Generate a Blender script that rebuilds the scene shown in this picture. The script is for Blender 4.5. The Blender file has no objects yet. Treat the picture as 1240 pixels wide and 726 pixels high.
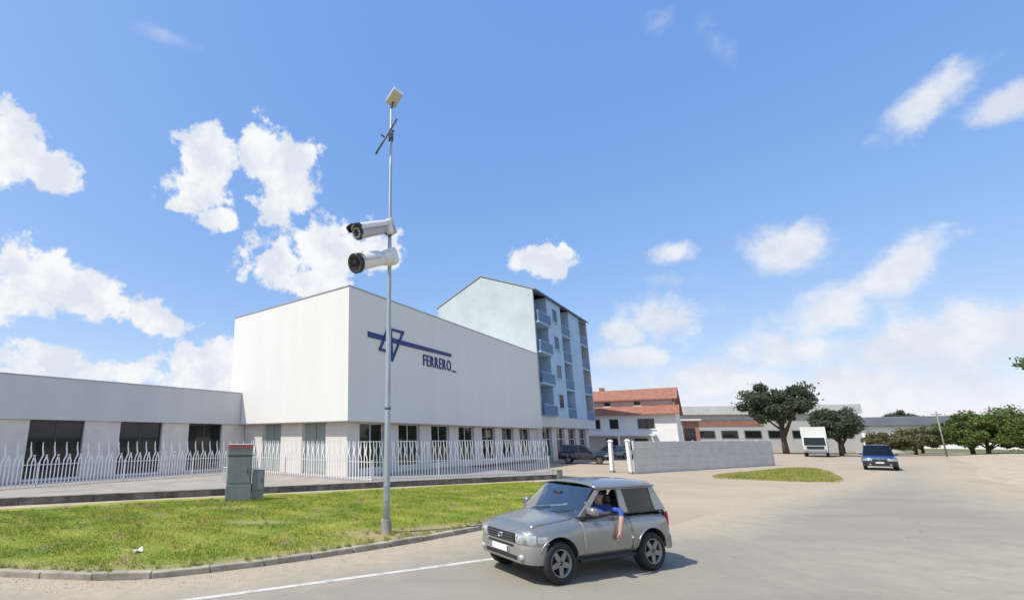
import bpy, bmesh, math, random
import numpy as np
from mathutils import Vector, Matrix, Euler
R = math.radians
scene = bpy.context.scene
col = scene.collection

# ------------------------------------------------------------------ camera
cam_d = bpy.data.cameras.new('camera')
cam_d.sensor_width = 36.0
cam_d.lens = 556.0 / 1240.0 * 36.0
cam_d.shift_x = 170.0 / 1240.0
cam_d.shift_y = 50.0 / 1240.0
cam_d.clip_start = 0.1
cam_d.clip_end = 9000.0
cam = bpy.data.objects.new('camera', cam_d)
col.objects.link(cam)
cam.location = (0, 0, 2.4)
cam.rotation_euler = (R(90 + 11.786), 0, 0)
scene.camera = cam

# ------------------------------------------------------------------ sun, sky, exposure
SUN_EL = 56.0
SUN_DIR = Vector((-0.93 * math.cos(R(SUN_EL)), -0.367 * math.cos(R(SUN_EL)), math.sin(R(SUN_EL)))).normalized()
SUN_AZ = math.atan2(SUN_DIR.x, SUN_DIR.y)          # clockwise from +Y
sun_d = bpy.data.lights.new('sun', 'SUN')
sun_d.energy = 3.6
sun_d.angle = R(0.53)
sun_d.color = (1.0, 0.945, 0.845)
sun = bpy.data.objects.new('sun', sun_d)
col.objects.link(sun)
sun.rotation_euler = (-SUN_DIR).to_track_quat('-Z', 'Y').to_euler()
sun.location = SUN_DIR * 200

scene.view_settings.view_transform = 'Standard'
scene.view_settings.look = 'None'
scene.view_settings.gamma = 1.0
scene.view_settings.use_curve_mapping = False
scene.view_settings.exposure = 0.40
scene.cycles.max_bounces = 6
scene.cycles.diffuse_bounces = 3
scene.cycles.glossy_bounces = 3
scene.cycles.transparent_max_bounces = 10

world = bpy.data.worlds.new('World')
scene.world = world
world.use_nodes = True
# clouds: azimuth, elevation, half width, half height, roll (degrees), weight, softness
CLOUDS = [(-41.2,28.3,3.2,3.5,-2,1,0),(-37.7,26.7,2.5,2.1,-11,1,0),(-41.9,25.6,2.5,2.2,21,1,0),(-21.5,31.8,3.0,3.6,12,1,0),(-21.9,28.0,3.3,3.1,21,1,0),(-20.1,25.5,2.4,1.5,9,0.9,0),(-24.1,26.2,1.7,0.9,11,0.7,0),(-14.6,33.2,2.8,3.4,8,1,0),(-11.8,31.7,3.8,4.2,6,1,0),(-13.2,28.0,2.9,2.2,6,1,0),(-11.6,29.2,3.2,2.6,0,1,0),(-29.6,14.0,3.5,2.2,-8,1,0),(-12.0,21.0,4.8,2.9,4,1,0),(-5.5,23.2,5.0,3.9,12,1,0),(0.5,22.5,4.0,2.6,-0,0.9,0),(-7.5,19.1,5.1,1.8,2,0.9,0),(-37.8,15.9,4.3,3.5,-0,1,0),(-32.5,14.8,4.9,2.8,-8,1,0),(-26.2,13.3,4.5,2.0,-7,1,0),(-40.1,13.3,3.2,2.2,11,1,0),(-35.7,7.7,3.9,2.2,5,1,0),(-29.3,7.1,6.7,2.0,4,1,0),(-20.4,8.3,4.7,3.3,3,1,0),(-37.9,5.9,4.1,1.1,5,0.8,0),(21.1,20.4,3.5,2.2,-8,1,0),(35.0,19.1,2.9,1.4,-3,1,0.6),(44.1,17.2,4.0,2.5,-11,1,0.6),(32.9,12.5,4.4,2.8,-2,1,0.5),(29.6,11.3,2.8,2.0,-6,0.9,0.5),(30.4,8.5,4.3,1.5,-5,0.8,0.6),(54.4,25.6,3.0,1.5,28,0.9,1),(57.4,23.5,2.1,1.3,9,0.8,1),(50.3,13.3,3.8,1.9,34,0.8,1),(45.6,10.4,4.6,2.6,23,0.8,1),(43.0,7.8,5.7,2.3,4,0.8,1),(51.3,7.0,7.1,3.6,1,0.75,1),(55.4,7.5,3.5,2.7,-11,0.75,1),(35.8,5.5,10.0,2.5,-1,0.75,1),(47.7,4.0,9.8,2.8,-4,0.75,1),(41.6,36.7,1.3,2.9,21,0.35,1),(37.2,40.2,1.7,1.0,-26,0.35,1),(-27.6,41.8,2.9,0.9,-0,0.2,1),(35.0,16.0,2.8,1.0,-11,0.35,1)]
_r = random.Random(5)                     # the same kind of fair-weather clouds all round
for _i in range(16):
    CLOUDS.append((72 + _i * 14.6 + _r.uniform(-5, 5), _r.uniform(8, 48), _r.uniform(6, 11), _r.uniform(3.2, 6.5), _r.uniform(-10, 10), 1, 0))
for _i in range(6):
    CLOUDS.append((75 + _i * 40, 5, 16, 3, 0, 0.8, 1))

def build_world():
    nt = world.node_tree
    N, L = nt.nodes, nt.links
    for n in list(N):
        N.remove(n)
    out = N.new('ShaderNodeOutputWorld')
    bg = N.new('ShaderNodeBackground')
    bg.inputs['Strength'].default_value = 0.15
    L.new(bg.outputs[0], out.inputs[0])
    sky = N.new('ShaderNodeTexSky')
    sky.sky_type = 'NISHITA'
    sky.sun_disc = False
    sky.sun_elevation = R(SUN_EL)
    sky.sun_rotation = SUN_AZ
    sky.altitude = 200
    sky.air_density = 1.0
    sky.dust_density = 0.6
    sky.ozone_density = 3.0
    tc = N.new('ShaderNodeTexCoord')
    vec = tc.outputs['Generated']
    def math_(op, a, b=None, c=None):
        m = N.new('ShaderNodeMath'); m.operation = op
        for i, x in enumerate((a, b, c)):
            if x is None: continue
            if isinstance(x, (int, float)): m.inputs[i].default_value = x
            else: L.new(x, m.inputs[i])
        return m.outputs[0]
    def noise(scale, detail, rough, dist=0.0, off=None):
        t = N.new('ShaderNodeTexNoise')
        t.inputs['Scale'].default_value = scale; t.inputs['Detail'].default_value = detail
        t.inputs['Roughness'].default_value = rough; t.inputs['Distortion'].default_value = dist
        v = vec
        if off:
            a = N.new('ShaderNodeVectorMath'); a.operation = 'ADD'; a.inputs[1].default_value = off
            L.new(vec, a.inputs[0]); v = a.outputs[0]
        L.new(v, t.inputs['Vector'])
        return t.outputs['Fac']
    def group(lst):
        acc = None
        for az, el, sa, sb, roll, w, s in lst:
            c = Vector((math.sin(R(az)) * math.cos(R(el)), math.cos(R(az)) * math.cos(R(el)), math.sin(R(el))))
            h = c.cross(Vector((0, 0, 1))).normalized(); up = h.cross(c)
            a = h * math.cos(R(roll)) + up * math.sin(R(roll)); b = c.cross(a) * -1
            b = up * math.cos(R(roll)) - h * math.sin(R(roll))
            q = []
            for ax, hw in ((a, sa), (b, sb)):
                dt = N.new('ShaderNodeVectorMath'); dt.operation = 'DOT_PRODUCT'
                dt.inputs[1].default_value = ax / (R(hw) * 1.12)
                L.new(vec, dt.inputs[0]); q.append(dt.outputs['Value'])
            v = math_('MULTIPLY_ADD', q[1], q[1], math_('MULTIPLY', q[0], q[0]))
            acc = v if acc is None else math_('MINIMUM', acc, v)
        return math_('SUBTRACT', 1.0, math_('SQRT', acc))
    f1 = noise(10.0, 7, 0.64)
    f2 = noise(26.0, 4, 0.6, 0.0, (3.1, 1.7, 0.4))
    fb = math_('ADD', math_('MULTIPLY', f1, 0.65), math_('MULTIPLY', f2, 0.35))
    fc = math_('SUBTRACT', fb, 0.5)
    def dens(g, amp, lo, hi):
        m = math_('ADD', g, math_('MULTIPLY', fc, amp))
        mr = N.new('ShaderNodeMapRange'); mr.interpolation_type = 'SMOOTHSTEP'
        mr.inputs['From Min'].default_value = lo; mr.inputs['From Max'].default_value = hi
        L.new(m, mr.inputs['Value'])
        return mr.outputs[0]
    crisp = dens(group([c for c in CLOUDS if c[6] < 0.5]), 3.7, 0.0, 0.36)
    soft = dens(group([c for c in CLOUDS if c[6] >= 0.5 and c[5] > .5]), 3.0, -0.05, 0.80)
    soft = math_('MULTIPLY', soft, 0.88)
    faint = dens(group([c for c in CLOUDS if c[5] <= .5]), 4.5, 0.0, 1.3)
    soft = math_('MAXIMUM', soft, math_('MULTIPLY', faint, 0.3))
    # light and grey parts of the clouds
    g = noise(13.0, 4, 0.6, 0.0, (0.0, 0.0, 0.035))
    mr = N.new('ShaderNodeMapRange'); mr.inputs['From Min'].default_value = 0.40; mr.inputs['From Max'].default_value = 0.60
    L.new(g, mr.inputs['Value'])
    cm = N.new('ShaderNodeMix'); cm.data_type = 'RGBA'
    cm.inputs[6].default_value = (3.75, 4.0, 4.45, 1); cm.inputs[7].default_value = (4.8, 4.85, 4.95, 1)
    L.new(mr.outputs[0], cm.inputs[0])
    # summer haze: blue deepened a little
    sep = N.new('ShaderNodeSeparateColor'); L.new(sky.outputs[0], sep.inputs[0])
    com = N.new('ShaderNodeCombineColor')
    for ch, (g_, k_) in enumerate(((0.82, 1.08), (0.58, 1.50), (0.28, 3.02))):
        L.new(math_('MULTIPLY', math_('POWER', sep.outputs[ch], g_), k_), com.inputs[ch])
    mx = N.new('ShaderNodeMix'); mx.data_type = 'RGBA'
    sm_ = N.new('ShaderNodeMix'); sm_.data_type = 'RGBA'
    sc_ = N.new('ShaderNodeMix'); sc_.data_type = 'RGBA'
    sc_.inputs[6].default_value = (3.8, 3.98, 4.4, 1); sc_.inputs[7].default_value = (4.55, 4.6, 4.75, 1)
    L.new(mr.outputs[0], sc_.inputs[0])
    L.new(soft, sm_.inputs[0]); L.new(com.outputs[0], sm_.inputs[6]); L.new(sc_.outputs[2], sm_.inputs[7])
    L.new(crisp, mx.inputs[0]); L.new(sm_.outputs[2], mx.inputs[6]); L.new(cm.outputs[2], mx.inputs[7])
    L.new(mx.outputs[2], bg.inputs['Color'])
world.cycles.sampling_method = 'MANUAL'
world.cycles.sample_map_resolution = 256
build_world()

# ------------------------------------------------------------------ helpers
rnd = random.Random(11)

def tag(o, label=None, cat=None, group=None, kind=None):
    if label: o['label'] = label
    if cat: o['category'] = cat
    if group: o['group'] = group
    if kind: o['kind'] = kind
    return o

def empty(name, loc=(0, 0, 0), rz=0.0, parent=None):
    o = bpy.data.objects.new(name, None)
    o.empty_display_size = 0.3
    col.objects.link(o)
    o.location = loc
    o.rotation_euler = (0, 0, rz)
    if parent: o.parent = parent
    return o

class MB:
    """collects shapes and links them as ONE mesh object"""
    def __init__(s): s.v = []; s.f = []; s.m = []; s.sm = []
    def add(s, vs, fs, mi=0, smooth=False, T=None):
        b = len(s.v)
        for p in vs:
            p = Vector(p)
            s.v.append(tuple(T @ p) if T else tuple(p))
        for f in fs:
            s.f.append([b + i for i in f]); s.m.append(mi); s.sm.append(smooth)
        return s
    def box(s, x0, x1, y0, y1, z0, z1, mi=0, T=None):
        vs = [(x, y, z) for z in (z0, z1) for y in (y0, y1) for x in (x0, x1)]
        return s.add(vs, [(0, 2, 3, 1), (4, 5, 7, 6), (0, 1, 5, 4), (2, 6, 7, 3), (0, 4, 6, 2), (1, 3, 7, 5)], mi, False, T)
    def prism(s, poly, axis, a0, a1, mi=0, T=None):
        """poly of 2-D points extruded along axis ('x','y','z')"""
        def P(p, a):
            return {'x': (a, p[0], p[1]), 'y': (p[0], a, p[1]), 'z': (p[0], p[1], a)}[axis]
        n = len(poly)
        vs = [P(p, a0) for p in poly] + [P(p, a1) for p in poly]
        fs = [tuple(range(n))[::-1], tuple(range(n, 2 * n))] + [(i, (i + 1) % n, n + (i + 1) % n, n + i) for i in range(n)]
        return s.add(vs, fs, mi, False, T)
    def tube(s, pts, rad, seg=8, mi=0, T=None, caps=True, smooth=True):
        pts = [Vector(p) for p in pts]
        rad = rad if isinstance(rad, (list, tuple)) else [rad] * len(pts)
        vs = []
        prev = None
        for i, p in enumerate(pts):
            d = (pts[min(i + 1, len(pts) - 1)] - pts[max(i - 1, 0)]).normalized()
            if prev is None:
                a = d.orthogonal().normalized()
            else:
                a = (prev - d * prev.dot(d)).normalized()
            prev = a
            b = d.cross(a)
            for k in range(seg):
                t = 2 * math.pi * k / seg
                vs.append(p + (a * math.cos(t) + b * math.sin(t)) * rad[i])
        fs = [(i * seg + k, i * seg + (k + 1) % seg, (i + 1) * seg + (k + 1) % seg, (i + 1) * seg + k) for i in range(len(pts) - 1) for k in range(seg)]
        s.add(vs, fs, mi, smooth, T)
        if caps:
            b = len(s.v) - len(vs)
            s.f.append([b + k for k in range(seg)][::-1]); s.m.append(mi); s.sm.append(False)
            s.f.append([b + (len(pts) - 1) * seg + k for k in range(seg)]); s.m.append(mi); s.sm.append(False)
        return s
    def lathe(s, prof, seg=24, axis='z', mi=0, T=None, smooth=True):
        """prof: list of (radius, position along axis)"""
        vs = []
        for r, h in prof:
            for k in range(seg):
                t = 2 * math.pi * k / seg
                c, d = r * math.cos(t), r * math.sin(t)
                vs.append({'z': (c, d, h), 'y': (c, h, d), 'x': (h, c, d)}[axis])
        n = len(prof)
        fs = [(i * seg + k, i * seg + (k + 1) % seg, (i + 1) * seg + (k + 1) % seg, (i + 1) * seg + k) for i in range(n - 1) for k in range(seg)]
        return s.add(vs, fs, mi, smooth, T)
    def grid(s, fn, nu, nv, mi=0, smooth=True, T=None):
        vs = [fn(i / nu, j / nv) for i in range(nu + 1) for j in range(nv + 1)]
        fs = [(i * (nv + 1) + j, (i + 1) * (nv + 1) + j, (i + 1) * (nv + 1) + j + 1, i * (nv + 1) + j + 1) for i in range(nu) for j in range(nv)]
        return s.add(vs, fs, mi, smooth, T)
    def mesh(s, name, mats, bevel=0.0, segs=2, thick=0.0):
        me = bpy.data.meshes.new(name)
        me.from_pydata(s.v, [], s.f)
        for m in (mats if isinstance(mats, (list, tuple)) else [mats]): me.materials.append(m)
        me.polygons.foreach_set('material_index', s.m)
        me.polygons.foreach_set('use_smooth', s.sm)
        bm = bmesh.new(); bm.from_mesh(me)
        bmesh.ops.recalc_face_normals(bm, faces=bm.faces)
        if thick:
            bmesh.ops.solidify(bm, geom=bm.faces[:], thickness=thick)
        if bevel:
            ed = [e for e in bm.edges if len(e.link_faces) == 2 and e.calc_face_angle(0) > 0.6]
            bmesh.ops.bevel(bm, geom=ed, offset=bevel, segments=segs, affect='EDGES', profile=0.5, clamp_overlap=True)
        bm.to_mesh(me); bm.free()
        me.update()
        return me
    def build(s, name, mats, parent=None, bevel=0.0, segs=2, thick=0.0, loc=None, rot=None):
        o = bpy.data.objects.new(name, s.mesh(name, mats, bevel, segs, thick))
        col.objects.link(o)
        if parent: o.parent = parent
        if loc: o.location = loc
        if rot: o.rotation_euler = rot
        return o

def link_mesh(name, me, parent=None, loc=(0, 0, 0), rot=(0, 0, 0), scale=(1, 1, 1)):
    o = bpy.data.objects.new(name, me)
    col.objects.link(o)
    if parent: o.parent = parent
    o.location = loc; o.rotation_euler = rot; o.scale = scale
    return o

def copy_tree(o, parent=None):
    c = o.copy(); col.objects.link(c); c.parent = parent
    for ch in [x for x in o.children]: copy_tree(ch, c)
    return c

# ------------------------------------------------------------------ materials
def mat(name, base, rough=0.6, var=0.12, scale=4.0, metal=0.0, bump=0.0, bscale=60.0, spec=0.5, base2=None, lo=0.35, hi=0.65, streak=0.0, coat=0.0, world_space=False):
    m = bpy.data.materials.new(name); m.use_nodes = True
    nt = m.node_tree; N, L = nt.nodes, nt.links
    b = N['Principled BSDF']
    b.inputs['Roughness'].default_value = rough
    b.inputs['Metallic'].default_value = metal
    b.inputs['Specular IOR Level'].default_value = spec
    if coat:
        b.inputs['Coat Weight'].default_value = coat; b.inputs['Coat Roughness'].default_value = 0.05
    if world_space:
        g = N.new('ShaderNodeNewGeometry'); vec = g.outputs['Position']
    else:
        tc = N.new('ShaderNodeTexCoord'); vec = tc.outputs['Object']
    n = N.new('ShaderNodeTexNoise')
    n.inputs['Scale'].default_value = scale; n.inputs['Detail'].default_value = 8; n.inputs['Roughness'].default_value = 0.62
    if streak:
        mp = N.new('ShaderNodeMapping'); mp.inputs['Scale'].default_value = (1, 1, streak)
        L.new(vec, mp.inputs[0]); L.new(mp.outputs[0], n.inputs['Vector'])
    else:
        L.new(vec, n.inputs['Vector'])
    mr = N.new('ShaderNodeMapRange'); mr.inputs['From Min'].default_value = lo; mr.inputs['From Max'].default_value = hi
    L.new(n.outputs['Fac'], mr.inputs['Value'])
    mx = N.new('ShaderNodeMix'); mx.data_type = 'RGBA'
    c1 = tuple(min(1, c * (1 - var)) for c in base[:3]) + (1,)
    c2 = (tuple(base2[:3]) + (1,)) if base2 else tuple(min(1, c * (1 + var)) for c in base[:3]) + (1,)
    mx.inputs[6].default_value = c1; mx.inputs[7].default_value = c2
    L.new(mr.outputs[0], mx.inputs[0]); L.new(mx.outputs[2], b.inputs['Base Color'])
    if bump:
        n2 = N.new('ShaderNodeTexNoise'); n2.inputs['Scale'].default_value = bscale; n2.inputs['Detail'].default_value = 4
        L.new(vec, n2.inputs['Vector'])
        bp = N.new('ShaderNodeBump'); bp.inputs['Strength'].default_value = bump; bp.inputs['Distance'].default_value = 0.02
        L.new(n2.outputs['Fac'], bp.inputs['Height']); L.new(bp.outputs[0], b.inputs['Normal'])
    return m

def glass_mat(name, tint=(0.55, 0.62, 0.6), refl=1.0, base=0.03):
    m = bpy.data.materials.new(name); m.use_nodes = True
    N, L = m.node_tree.nodes, m.node_tree.links
    N.remove(N['Principled BSDF'])
    out = N['Material Output']
    t = N.new('ShaderNodeBsdfTransparent'); t.inputs[0].default_value = tint + (1,)
    g = N.new('ShaderNodeBsdfGlossy'); g.inputs['Roughness'].default_value = 0.02
    fr = N.new('ShaderNodeFresnel'); fr.inputs['IOR'].default_value = 1.5
    mu = N.new('ShaderNodeMath'); mu.operation = 'MULTIPLY_ADD'; mu.inputs[1].default_value = refl; mu.inputs[2].default_value = base
    L.new(fr.outputs[0], mu.inputs[0])
    mx = N.new('ShaderNodeMixShader')
    L.new(mu.outputs[0], mx.inputs[0]); L.new(t.outputs[0], mx.inputs[1]); L.new(g.outputs[0], mx.inputs[2])
    L.new(mx.outputs[0], out.inputs['Surface'])
    return m

def leaf_mat(name, base, var=0.35, trans=0.35):
    m = bpy.data.materials.new(name); m.use_nodes = True
    N, L = m.node_tree.nodes, m.node_tree.links
    N.remove(N['Principled BSDF'])
    out = N['Material Output']
    gi = N.new('ShaderNodeNewGeometry')
    h = N.new('ShaderNodeHueSaturation')
    h.inputs['Color'].default_value = tuple(base) + (1,)
    mr = N.new('ShaderNodeMapRange'); mr.inputs['To Min'].default_value = 1 - var; mr.inputs['To Max'].default_value = 1 + var
    L.new(gi.outputs['Random Per Island'], mr.inputs['Value']); L.new(mr.outputs[0], h.inputs['Value'])
    mr2 = N.new('ShaderNodeMapRange'); mr2.inputs['To Min'].default_value = 0.485; mr2.inputs['To Max'].default_value = 0.52
    L.new(gi.outputs['Random Per Island'], mr2.inputs['Value']); L.new(mr2.outputs[0], h.inputs['Hue'])
    d = N.new('ShaderNodeBsdfDiffuse'); t = N.new('ShaderNodeBsdfTranslucent')
    L.new(h.outputs[0], d.inputs[0]); L.new(h.outputs[0], t.inputs[0])
    mx = N.new('ShaderNodeMixShader'); mx.inputs[0].default_value = trans
    L.new(d.outputs[0], mx.inputs[1]); L.new(t.outputs[0], mx.inputs[2]); L.new(mx.outputs[0], out.inputs['Surface'])
    return m

MT = {}
MT['white_wall'] = mat('white_render', (0.75, 0.74, 0.71), 0.85, 0.02, 0.9, bump=0.08, bscale=30, streak=0.12)
MT['pillar'] = mat('beige_render', (0.68, 0.635, 0.585), 0.85, 0.06, 1.5, bump=0.1, bscale=40)
MT['wing_fascia'] = mat('grey_white_fascia', (0.60, 0.60, 0.60), 0.75, 0.04, 0.7, streak=0.2)
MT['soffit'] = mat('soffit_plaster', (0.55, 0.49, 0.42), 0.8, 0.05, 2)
MT['coping'] = mat('coping_metal', (0.42, 0.43, 0.44), 0.5, 0.1, 3, metal=0.4)
MT['window'] = mat('dark_window_glass', (0.016, 0.02, 0.018), 0.04, 0.3, 1.2, spec=0.5)
MT['white_frame'] = mat('white_painted_frame', (0.75, 0.75, 0.73), 0.5, 0.05)
MT['dark_frame'] = mat('dark_frame', (0.06, 0.06, 0.06), 0.5, 0.1)
MT['green_panel'] = mat('grey_green_shutter', (0.28, 0.335, 0.32), 0.5, 0.05, 2)
MT['logo'] = mat('blue_sign_paint', (0.012, 0.022, 0.16), 0.4, 0.15, 3)
MT['blue_wall'] = mat('pale_teal_render', (0.45, 0.525, 0.54), 0.85, 0.10, 0.35, bump=0.1, bscale=25, base2=(0.50, 0.55, 0.555))
MT['blue_facade'] = mat('shade_blue_render', (0.38, 0.55, 0.72), 0.85, 0.08, 0.5)  # bluer than the gable: skylight on the shaded front put into the colour
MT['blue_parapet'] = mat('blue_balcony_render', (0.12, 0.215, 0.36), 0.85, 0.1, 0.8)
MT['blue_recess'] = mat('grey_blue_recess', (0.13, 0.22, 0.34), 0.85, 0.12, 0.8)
MT['roof_grey'] = mat('grey_roof', (0.30, 0.30, 0.30), 0.7, 0.1, 2)
MT['tiles'] = mat('terracotta_tiles', (0.31, 0.135, 0.09), 0.85, 0.25, 3.0)
MT['pink_wall'] = mat('pinkish_wall', (0.60, 0.48, 0.44), 0.85, 0.08, 2)
MT['house_white'] = mat('house_white', (0.78, 0.77, 0.75), 0.85, 0.04, 1)
MT['concrete'] = mat('weathered_concrete', (0.27, 0.25, 0.22), 0.9, 0.35, 2.2, bump=0.3, bscale=35)
MT['dark_concrete'] = mat('stained_concrete', (0.13, 0.11, 0.09), 0.9, 0.45, 2.0, bump=0.4, bscale=30, base2=(0.22, 0.20, 0.17))
MT['kerb'] = mat('kerb_concrete', (0.35, 0.31, 0.245), 0.9, 0.3, 2.2, bump=0.5, bscale=40, base2=(0.48, 0.425, 0.335), world_space=True)
MT['paving'] = mat('forecourt_paving', (0.33, 0.295, 0.25), 0.9, 0.12, 0.8, bump=0.2, bscale=40)
MT['path'] = mat('sandy_path', (0.44, 0.365, 0.26), 0.95, 0.16, 1.4, bump=0.3, bscale=40)
MT['picket'] = mat('white_picket_paint', (0.80, 0.80, 0.80), 0.45, 0.05, 5)
MT['rail'] = mat('rail_paint', (0.55, 0.56, 0.57), 0.5, 0.08, 5)
MT['steel'] = mat('galvanised_steel', (0.40, 0.45, 0.47), 0.45, 0.12, 6, metal=0.45, streak=0.2)
MT['steel_dark'] = mat('dark_steel', (0.09, 0.09, 0.10), 0.5, 0.15, 6, metal=0.3)
MT['cabinet'] = mat('grey_green_cabinet', (0.205, 0.222, 0.225), 0.6, 0.09, 3, streak=0.3)
MT['cabinet_pale'] = mat('pale_cabinet', (0.62, 0.62, 0.60), 0.6, 0.08, 3)
MT['cabinet_red'] = mat('faded_red_cap', (0.42, 0.11, 0.10), 0.6, 0.12, 5)
MT['cam_white'] = mat('camera_white_shell', (0.76, 0.75, 0.74), 0.35, 0.03, 4)
MT['cam_grey'] = mat('camera_grey_shell', (0.50, 0.47, 0.46), 0.35, 0.05, 4, metal=0.2)
MT['cam_black'] = mat('camera_black', (0.02, 0.02, 0.022), 0.25, 0.15, 8)
MT['lens'] = mat('lens_glass', (0.01, 0.01, 0.02), 0.05, 0.1, 8)
MT['led'] = mat('led_dot', (0.6, 0.6, 0.62), 0.3, 0.05, 8)
MT['lamp_glass'] = mat('lamp_glass', (0.55, 0.52, 0.40), 0.15, 0.06, 8)
MT['paint'] = mat('silver_car_paint', (0.285, 0.29, 0.275), 0.30, 0.06, 1.5, metal=0.55, coat=0.8)
MT['paint_low'] = mat('silver_beige_paint', (0.33, 0.315, 0.285), 0.42, 0.04, 2, metal=0.4, coat=0.3)
MT['black_plastic'] = mat('black_plastic', (0.022, 0.022, 0.024), 0.55, 0.15, 8)
MT['cabin'] = mat('dark_cabin_trim', (0.05, 0.05, 0.05), 0.8, 0.15, 8)
MT['tyre'] = mat('tyre_rubber', (0.022, 0.022, 0.022), 0.85, 0.2, 10)
MT['rim'] = mat('alloy_rim', (0.27, 0.275, 0.275), 0.35, 0.08, 5, metal=0.7)
MT['chrome'] = mat('chrome', (0.75, 0.75, 0.76), 0.12, 0.03, 5, metal=1.0)
MT['headlamp'] = mat('headlamp_lens', (0.50, 0.53, 0.53), 0.08, 0.2, 14, metal=0.3, coat=1.0)
MT['orange'] = mat('amber_lens', (0.55, 0.20, 0.03), 0.2, 0.08, 8)
MT['red_lens'] = mat('red_lens', (0.35, 0.02, 0.02), 0.2, 0.08, 8)
MT['plate'] = mat('number_plate', (0.70, 0.70, 0.70), 0.5, 0.04, 6)
MT['glass'] = glass_mat('car_glass', (0.60, 0.70, 0.66), 2.6)
MT['glass_front'] = glass_mat('windscreen_glass', (0.72, 0.82, 0.76), 3.2, 0.13)
MT['glass_dark'] = glass_mat('dark_car_glass', (0.10, 0.125, 0.14), 1.3, 0.015)
MT['seat'] = mat('seat_fabric', (0.09, 0.09, 0.09), 0.9, 0.15, 10)
MT['skin'] = mat('skin', (0.50, 0.30, 0.215), 0.55, 0.06, 10)
MT['shirt'] = mat('blue_shirt', (0.035, 0.08, 0.36), 0.85, 0.12, 10)
MT['hair'] = mat('dark_hair', (0.03, 0.02, 0.015), 0.6, 0.2, 14)
MT['trousers'] = mat('dark_trousers', (0.03, 0.03, 0.04), 0.9, 0.15, 10)
MT['white_line'] = mat('road_paint', (0.60, 0.57, 0.51), 0.8, 0.48, 3.0, bump=0.2, bscale=60, base2=(0.58, 0.555, 0.50), lo=0.30, hi=0.50, world_space=True)
MT['paper'] = mat('white_paper', (0.75, 0.75, 0.73), 0.8, 0.05, 10)
MT['bark'] = mat('bark', (0.10, 0.075, 0.05), 0.95, 0.3, 6, bump=0.4, bscale=20)
MT['leaf_dark'] = leaf_mat('dark_leaves', (0.105, 0.135, 0.085))
MT['leaf_mid'] = leaf_mat('mid_leaves', (0.135, 0.18, 0.07))
MT['leaf_light'] = leaf_mat('light_leaves', (0.155, 0.205, 0.065))
MT['leaf_brown'] = leaf_mat('brownish_leaves', (0.175, 0.165, 0.09))
MT['panel_wall'] = mat('precast_wall', (0.60, 0.575, 0.54), 0.9, 0.07, 1.2, bump=0.2, bscale=20)
MT['shed_wall'] = mat('shed_wall', (0.50, 0.49, 0.46), 0.8, 0.06, 0.8)
MT['shed_roof'] = mat('pale_shed_roof', (0.60, 0.60, 0.57), 0.7, 0.08, 0.8)
MT['brick_red'] = mat('reddish_wall', (0.34, 0.17, 0.13), 0.9, 0.15, 1.5)
MT['far_roof'] = mat('far_dark_roof', (0.14, 0.16, 0.19), 0.7, 0.1, 0.5)

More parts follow.
